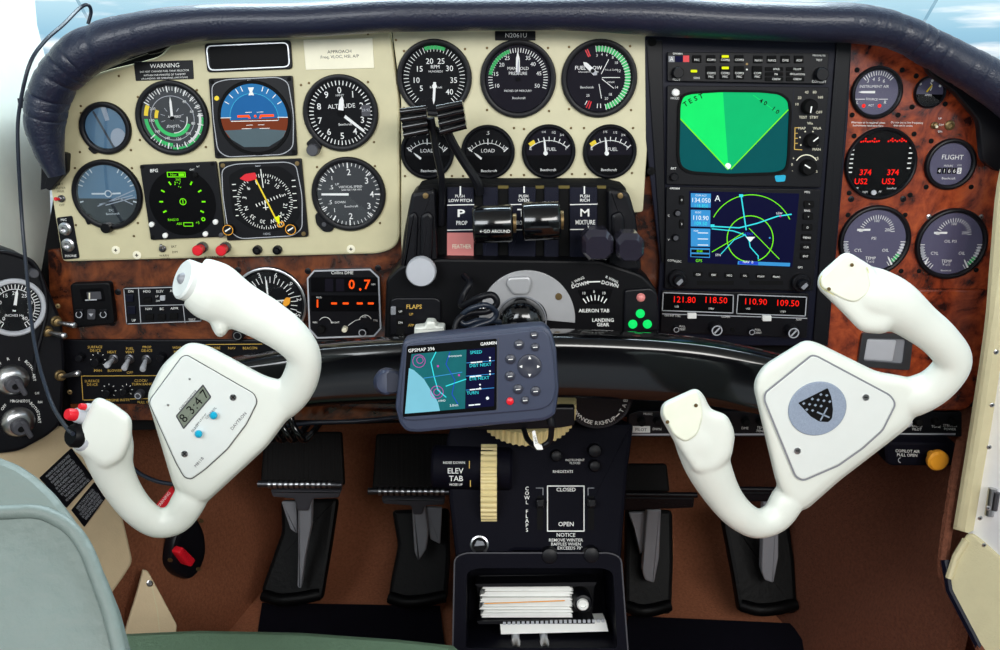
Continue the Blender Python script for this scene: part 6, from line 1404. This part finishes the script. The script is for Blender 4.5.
# ================================================================== seats
o = CAM + ray(60, 560) * .52; SB = Pl(o, (.30, -.62, .72), 0, .00058)
t_ = thing('pilot_seat', 'grey green leather seat back filling the lower left corner', 'seat', SB.pt(60, 690, -60))
edge = [(-80, 430), (0, 455), (18, 462), (36, 474), (55, 492), (72, 514), (90, 543), (106, 575), (120, 610), (131, 650), (160, 900), (-80, 900)]
mb = MB(); mb.prism(SB, rpoly(edge, [25, 6, 6, 6, 6, 6, 6, 6, 6, 6, 25, 25], 3), -110, 0, LEATH, 9); mb.build('back_panel', t_)
ep = cr([(-60, 513), (0, 513), (34, 512), (54, 518), (72, 530), (86, 550), (98, 580), (110, 614), (120, 655), (126, 700)], 5)
mb = MB(); mb.tube([SB.pt(p.x, p.y, 1) for p in ep], .0042, LEATH, 10); mb.build('piping', t_)
t_ = thing('folded_seat', 'green leather seat cushion along the bottom edge', 'seat', PZ(300, 690, .33))
cu = [PZ(a, b, .40) for a, b in [(60, 640), (110, 629), (200, 625), (300, 627), (400, 634), (455, 640), (470, 652), (475, 720), (40, 720)]]
mb = MB(); mb.prism(W, rpoly([(p.x, p.y) for p in cu], .015, 3), .30, .40, LEATHG, .012); mb.build('cushion', t_)
mb = MB(); mb.prism(W, [(-.40, -.50), (-.06, -.50), (-.06, -.30), (-.40, -.30)], 0, .295, BLACKS, .01); mb.build('pedestal_base', t_)
# ================================================================== yokes
def apply_remesh(ob, vox, it):
    m = ob.modifiers.new('r', 'REMESH'); m.mode = 'VOXEL'; m.voxel_size = vox; m.use_smooth_shade = True
    s = ob.modifiers.new('s', 'SMOOTH'); s.factor = .5; s.iterations = it
    bpy.context.view_layer.update()
    dg = bpy.context.evaluated_depsgraph_get()
    me = bpy.data.meshes.new_from_object(ob.evaluated_get(dg))
    old = ob.data; ob.modifiers.clear(); ob.data = me; me.name = ob.name
    bpy.data.meshes.remove(old)
    for p in me.polygons: p.use_smooth = True
def yoke(label, YY, hub, arms, extra, rot):
    g = GV(YY, rot)
    root = thing('control_yoke', label, 'yoke', g.pt(hub[0][0], max(p[1] for a in arms for p in a), 0), 'control yokes')
    mb = MB(); mb.prism(g, inset(rpoly(hub, 8), -1.5), -16, 13, YOKE, 9)
    for ch in arms:
        pts = cr([g.pt(a, b, h) for a, b, h, r in ch], 6); rad = cr1([(r + 1.2) * (g.s - h * HS / F) for a, b, h, r in ch], 6)
        mb.tube(pts, rad, YOKE, 20, axis=(0, -1, 0), flat=.86)
    for (a, b, h0, h1, pts) in extra: mb.prism(g, inset(rpoly(pts, 7), -1.5), h0, h1, YOKE, 7)
    body = mb.build('wheel_body', root); apply_remesh(body, .0016, 11)
    # shaft to the crossbar
    cx = sum(p[0] for p in hub) / len(hub); cy = sum(p[1] for p in hub) / len(hub)
    mb = MB(); a = g.pt(cx, cy, -14); mb.tube([a, Vector((a.x, -.155, a.z))], .016, DSTEEL, 24); mb.build('shaft', root)
    return root, g
# left yoke
YL_ = -.225
ly, g = yoke('white left yoke with a digital timer in its hub, turned anticlockwise', YL_,
    [(188, 343), (206, 346), (266, 378), (292, 384), (306, 392), (266, 446), (204, 503), (188, 500), (175, 487), (148, 396), (163, 366)],
    [[(262, 416, -6, 14), (284, 402, 0, 17), (299, 382, 5, 17.5), (304, 357, 12, 16.5), (290, 337, 16, 19), (266, 320, 18, 21.5), (240, 306, 20, 24), (216, 293, 22, 29.5), (203, 286, 24, 28), (194, 282, 25, 25)],
     [(200, 482, -6, 13), (190, 499, 1, 17), (177, 518, 5, 16), (158, 523, 10, 15.5), (140, 512, 14, 16.5), (124, 492, 16, 18), (112, 468, 19, 21), (106, 442, 22, 26), (97, 424, 24, 22)]],
    [(0, 0, 8, 34, [(209, 312), (222, 310), (228, 318), (226, 333), (219, 337), (213, 328)]),
     (0, 0, 4, 40, [(96, 397), (112, 404), (131, 418), (130, 440), (122, 460), (104, 470), (84, 455), (72, 449)])], 0)
mb = MB(); pl = rpoly([(182, 357), (187, 355.5), (254, 394), (257, 402), (246, 424), (227, 449), (205, 469), (191, 479), (184.5, 477), (176, 462), (150, 404), (151, 399)], [3, 3, 4, 5, 3, 3, 3, 4, 3, 3, 3, 3])
H = 13.2
mb.prism(g, pl, H - 1, H + 2.0, YOKEP, 1); mb.line(g, inset(pl, -.5), .8, H + .6, DGREY, True)
H2 = H + 2.3
for t, a, b, s, r_ in (('CHRONOMETER', 188, 400, 2.4, -49), ('SELECT', 195, 428, 2.2, -49), ('CONTROL', 211, 413, 2.2, -49), ('DAVTRON', 238.5, 421, 3.2, -49), ('M811B', 199, 462, 3.0, -49), ('GMT LT FT ET', 201, 420, 1.8, -49)): mb.text(g, t, a, b, s, DGREY, H2, rot=r_)
mb.build('hub_plate', ly)
mb = MB(); q = rpoly([(203, 384), (211.5, 397), (183.5, 429.5), (175.5, 416)], 1.5); mb.prism(g, q, H + 1.6, H + 2.6, DGREY, .3); mb.flat(g, inset(q, 1.3), H + 2.8, LCD)
for t, k in (('8', .14), ('3', .40), (':', .535), ('4', .66), ('7', .90)):
    a = 179.5 + (207.2 - 179.5) * k; b = 422.6 + (390.6 - 422.6) * k; mb.text(g, t, a, b, 9.0, BLACKM, H + 3, rot=-49)
mb.build('timer_display', ly)
for a, b in ((198.5, 434), (213.5, 415.5)):
    mb = MB(); mb.lathe(g, a, b, [(4, H + 2.0), (3.8, H + 6), (2.8, H + 7), (0, H + 7.2)], CYANP, 18); mb.build('timer_button', ly)
for a, b in ((184.5, 454), (233, 397.5), (189.5, 379), (168, 405)):
    r = 3.6 if a in (184.5, 233) else 1.2; mb = MB(); mb.lathe(g, a, b, [(r, H + 2), (r * .9, H + 2.8), (0, H + 3)], STEEL, 14); 
    if r > 2: mb.line(g, [(a - 2, b - 2), (a + 2, b + 2)], .8, H + 3.2, BLACKM); mb.line(g, [(a - 2, b + 2), (a + 2, b - 2)], .8, H + 3.2, BLACKM)
    mb.build('screw', ly)
# upper grip end: round inset with a pale switch
ax0 = (g.pt(192, 281, 24) - g.pt(214, 293, 22)); ax = (ax0.normalized() + Vector((0, -.55, 0))).normalized()
c = g.pt(188, 280.5, 30)
mb = MB(); mb.tube([c - ax * .006, c + ax * .0035, c + ax * .005], [.0160, .0160, .0145], YOKEP, 28); mb.build('grip_cap', ly)
mb = MB(); mb.tube([c + ax * .003, c + ax * .006, c + ax * .008], [.0050, .0045, .0025], GREY, 16); mb.build('trim_button', ly)
# lower grip end: red button, small red button, black knob
dn = Vector((-.50, -.74, .42)).normalized()
for a, b, r, ln, m_, nm in ((75, 415, .0050, .012, RED, 'red_button'), (85, 407, .0027, .008, RED, 'red_button'), (79, 436, .0098, .013, BLACK, 'trim_knob')):
    c = g.pt(a, b, 34); s0 = c - dn * .010
    mb = MB(); mb.tube([s0, c - dn * .002, c], [r * 1.3, r * 1.25, r * 1.1], LGREY if r < .01 else GREY, 18); mb.build('button_collar', ly)
    mb = MB(); mb.tube([c - dn * .001, c + dn * ln * .4, c + dn * ln * .6], [r, r, r * .8], m_, 16); mb.build(nm, ly)
# right yoke
ry, g = yoke('white right yoke with a crest badge in its hub, turned anticlockwise', -.225,
    [(805, 341), (817, 344), (876, 373), (906, 378), (926, 386), (910, 424), (886, 443), (838, 480), (803, 511), (787, 502), (777, 481), (754, 384), (763, 367)],
    [[(890, 406, -8, 15), (910, 398, 1, 20), (936, 385, 6, 18.5), (953, 362, 11, 17.5), (941, 341, 15, 18), (918, 322, 18, 20), (893, 304, 21, 25), (868, 293, 23, 26), (852, 285, 24, 20)],
     [(797, 484, -7, 13), (788, 499, 1, 17), (776, 517, 5, 16), (757, 523.5, 10, 15.5), (739, 514, 14, 16.5), (723, 495, 16, 18.5), (708, 466, 19, 23), (699, 438, 22, 25), (690, 418, 24, 20)]],
    [(0, 0, 4, 38, [(846, 252), (872, 268), (890, 290), (897, 320), (885, 333), (862, 331), (844, 312), (818, 287), (820, 275)]),
     (0, 0, 4, 38, [(663, 404), (696, 389), (703, 396), (709, 411), (726, 415), (734, 434), (730, 458), (716, 472), (696, 474), (676, 442), (661, 415)])], 0)
mb = MB(); pl = rpoly([(812, 356), (817, 357), (890, 396), (895, 404), (882, 430), (862, 448), (838, 465), (803, 480), (796, 476), (765, 400), (766, 393)], [3, 3, 5, 5, 3, 3, 3, 4, 3, 3, 3])
mb.prism(g, pl, H - 1, H + 1.8, YOKEP, 1); mb.build('hub_plate', ry)
mb = MB(); mb.frame(g, inset(pl, -1.6), inset(pl, .2), H - 1, H + 1.4, GREY); mb.build('hub_gasket', ry)
mb = MB(); f = Fr(817, 408.5, -.225 - (H + 1.9) * HS, 0); mb.lathe(f, 817, 408.5, [(28, 0), (28, .8), (27.4, 1.2), (0, 1.2)], SILVER, 48)
sh = [(800, 403), (826, 387.5), (829, 396), (832, 410), (831.5, 417), (828, 422), (820, 421.5), (810, 415)]
mb.flat(f, rpoly([(797.5, 402), (824.5, 386.5), (829, 396), (832, 409), (832, 418), (829, 422), (820, 421.5), (811, 416)], 1.5), 1.4, BLACKM)
for i in range(6):
    for j in range(4):
        if (i + j) % 2 == 0:
            a = 803 + i * 3.9 + j * 1.8; b = 402.5 - i * 2.3 + j * 3.2; mb.flat(f, [(a - 1.6, b), (a, b - 1.5), (a + 1.6, b), (a, b + 1.5)], 1.55, SILVER)
mb.line(f, [(817, 411.5), (829, 417)], 1.5, 1.6, SILVER); mb.line(f, [(826, 407), (821, 420)], 1.5, 1.6, SILVER); mb.build('badge', ry)
for a, b in ((866, 397.5), (797.5, 451)):
    mb = MB(); mb.lathe(g, a, b, [(3.6, H + 1.8), (3.2, H + 2.8), (0, H + 3)], STEEL, 14); mb.line(g, [(a - 1.5, b), (a + 1.5, b)], .8, H + 3.2, BLACKM); mb.build('screw', ry)
# blanking plates on the grips
for pts, sc_ in (([(845.5, 254), (866, 265), (871, 285), (868, 294.5), (856, 303), (846, 301), (821.5, 287.5), (819.5, 279)], ((852, 265), (829, 289))), ([(663.5, 404.5), (695.5, 390), (700, 398), (703.5, 416), (698, 435), (686, 443), (674, 436), (662, 413.5)], ((696, 405.5), (667.5, 422)))):
    mb = MB(); mb.prism(g, rpoly(pts, 5), 35, 39.5, GRIPP, 2); gp_ = mb.build('grip_plate', ry)
    if pts[0][0] > 800: mb = MB(); mb.line(g, [q_ for q_ in inset(rpoly(pts, 5), -.4)][8:], 1.2, 37.5, RIMY); mb.build('sealant', gp_)
    for a, b in sc_:
        mb = MB(); mb.lathe(g, a, b, [(2, 39.5), (1.8, 40.3), (0, 40.5)], BRASS, 10); mb.build('screw', gp_)
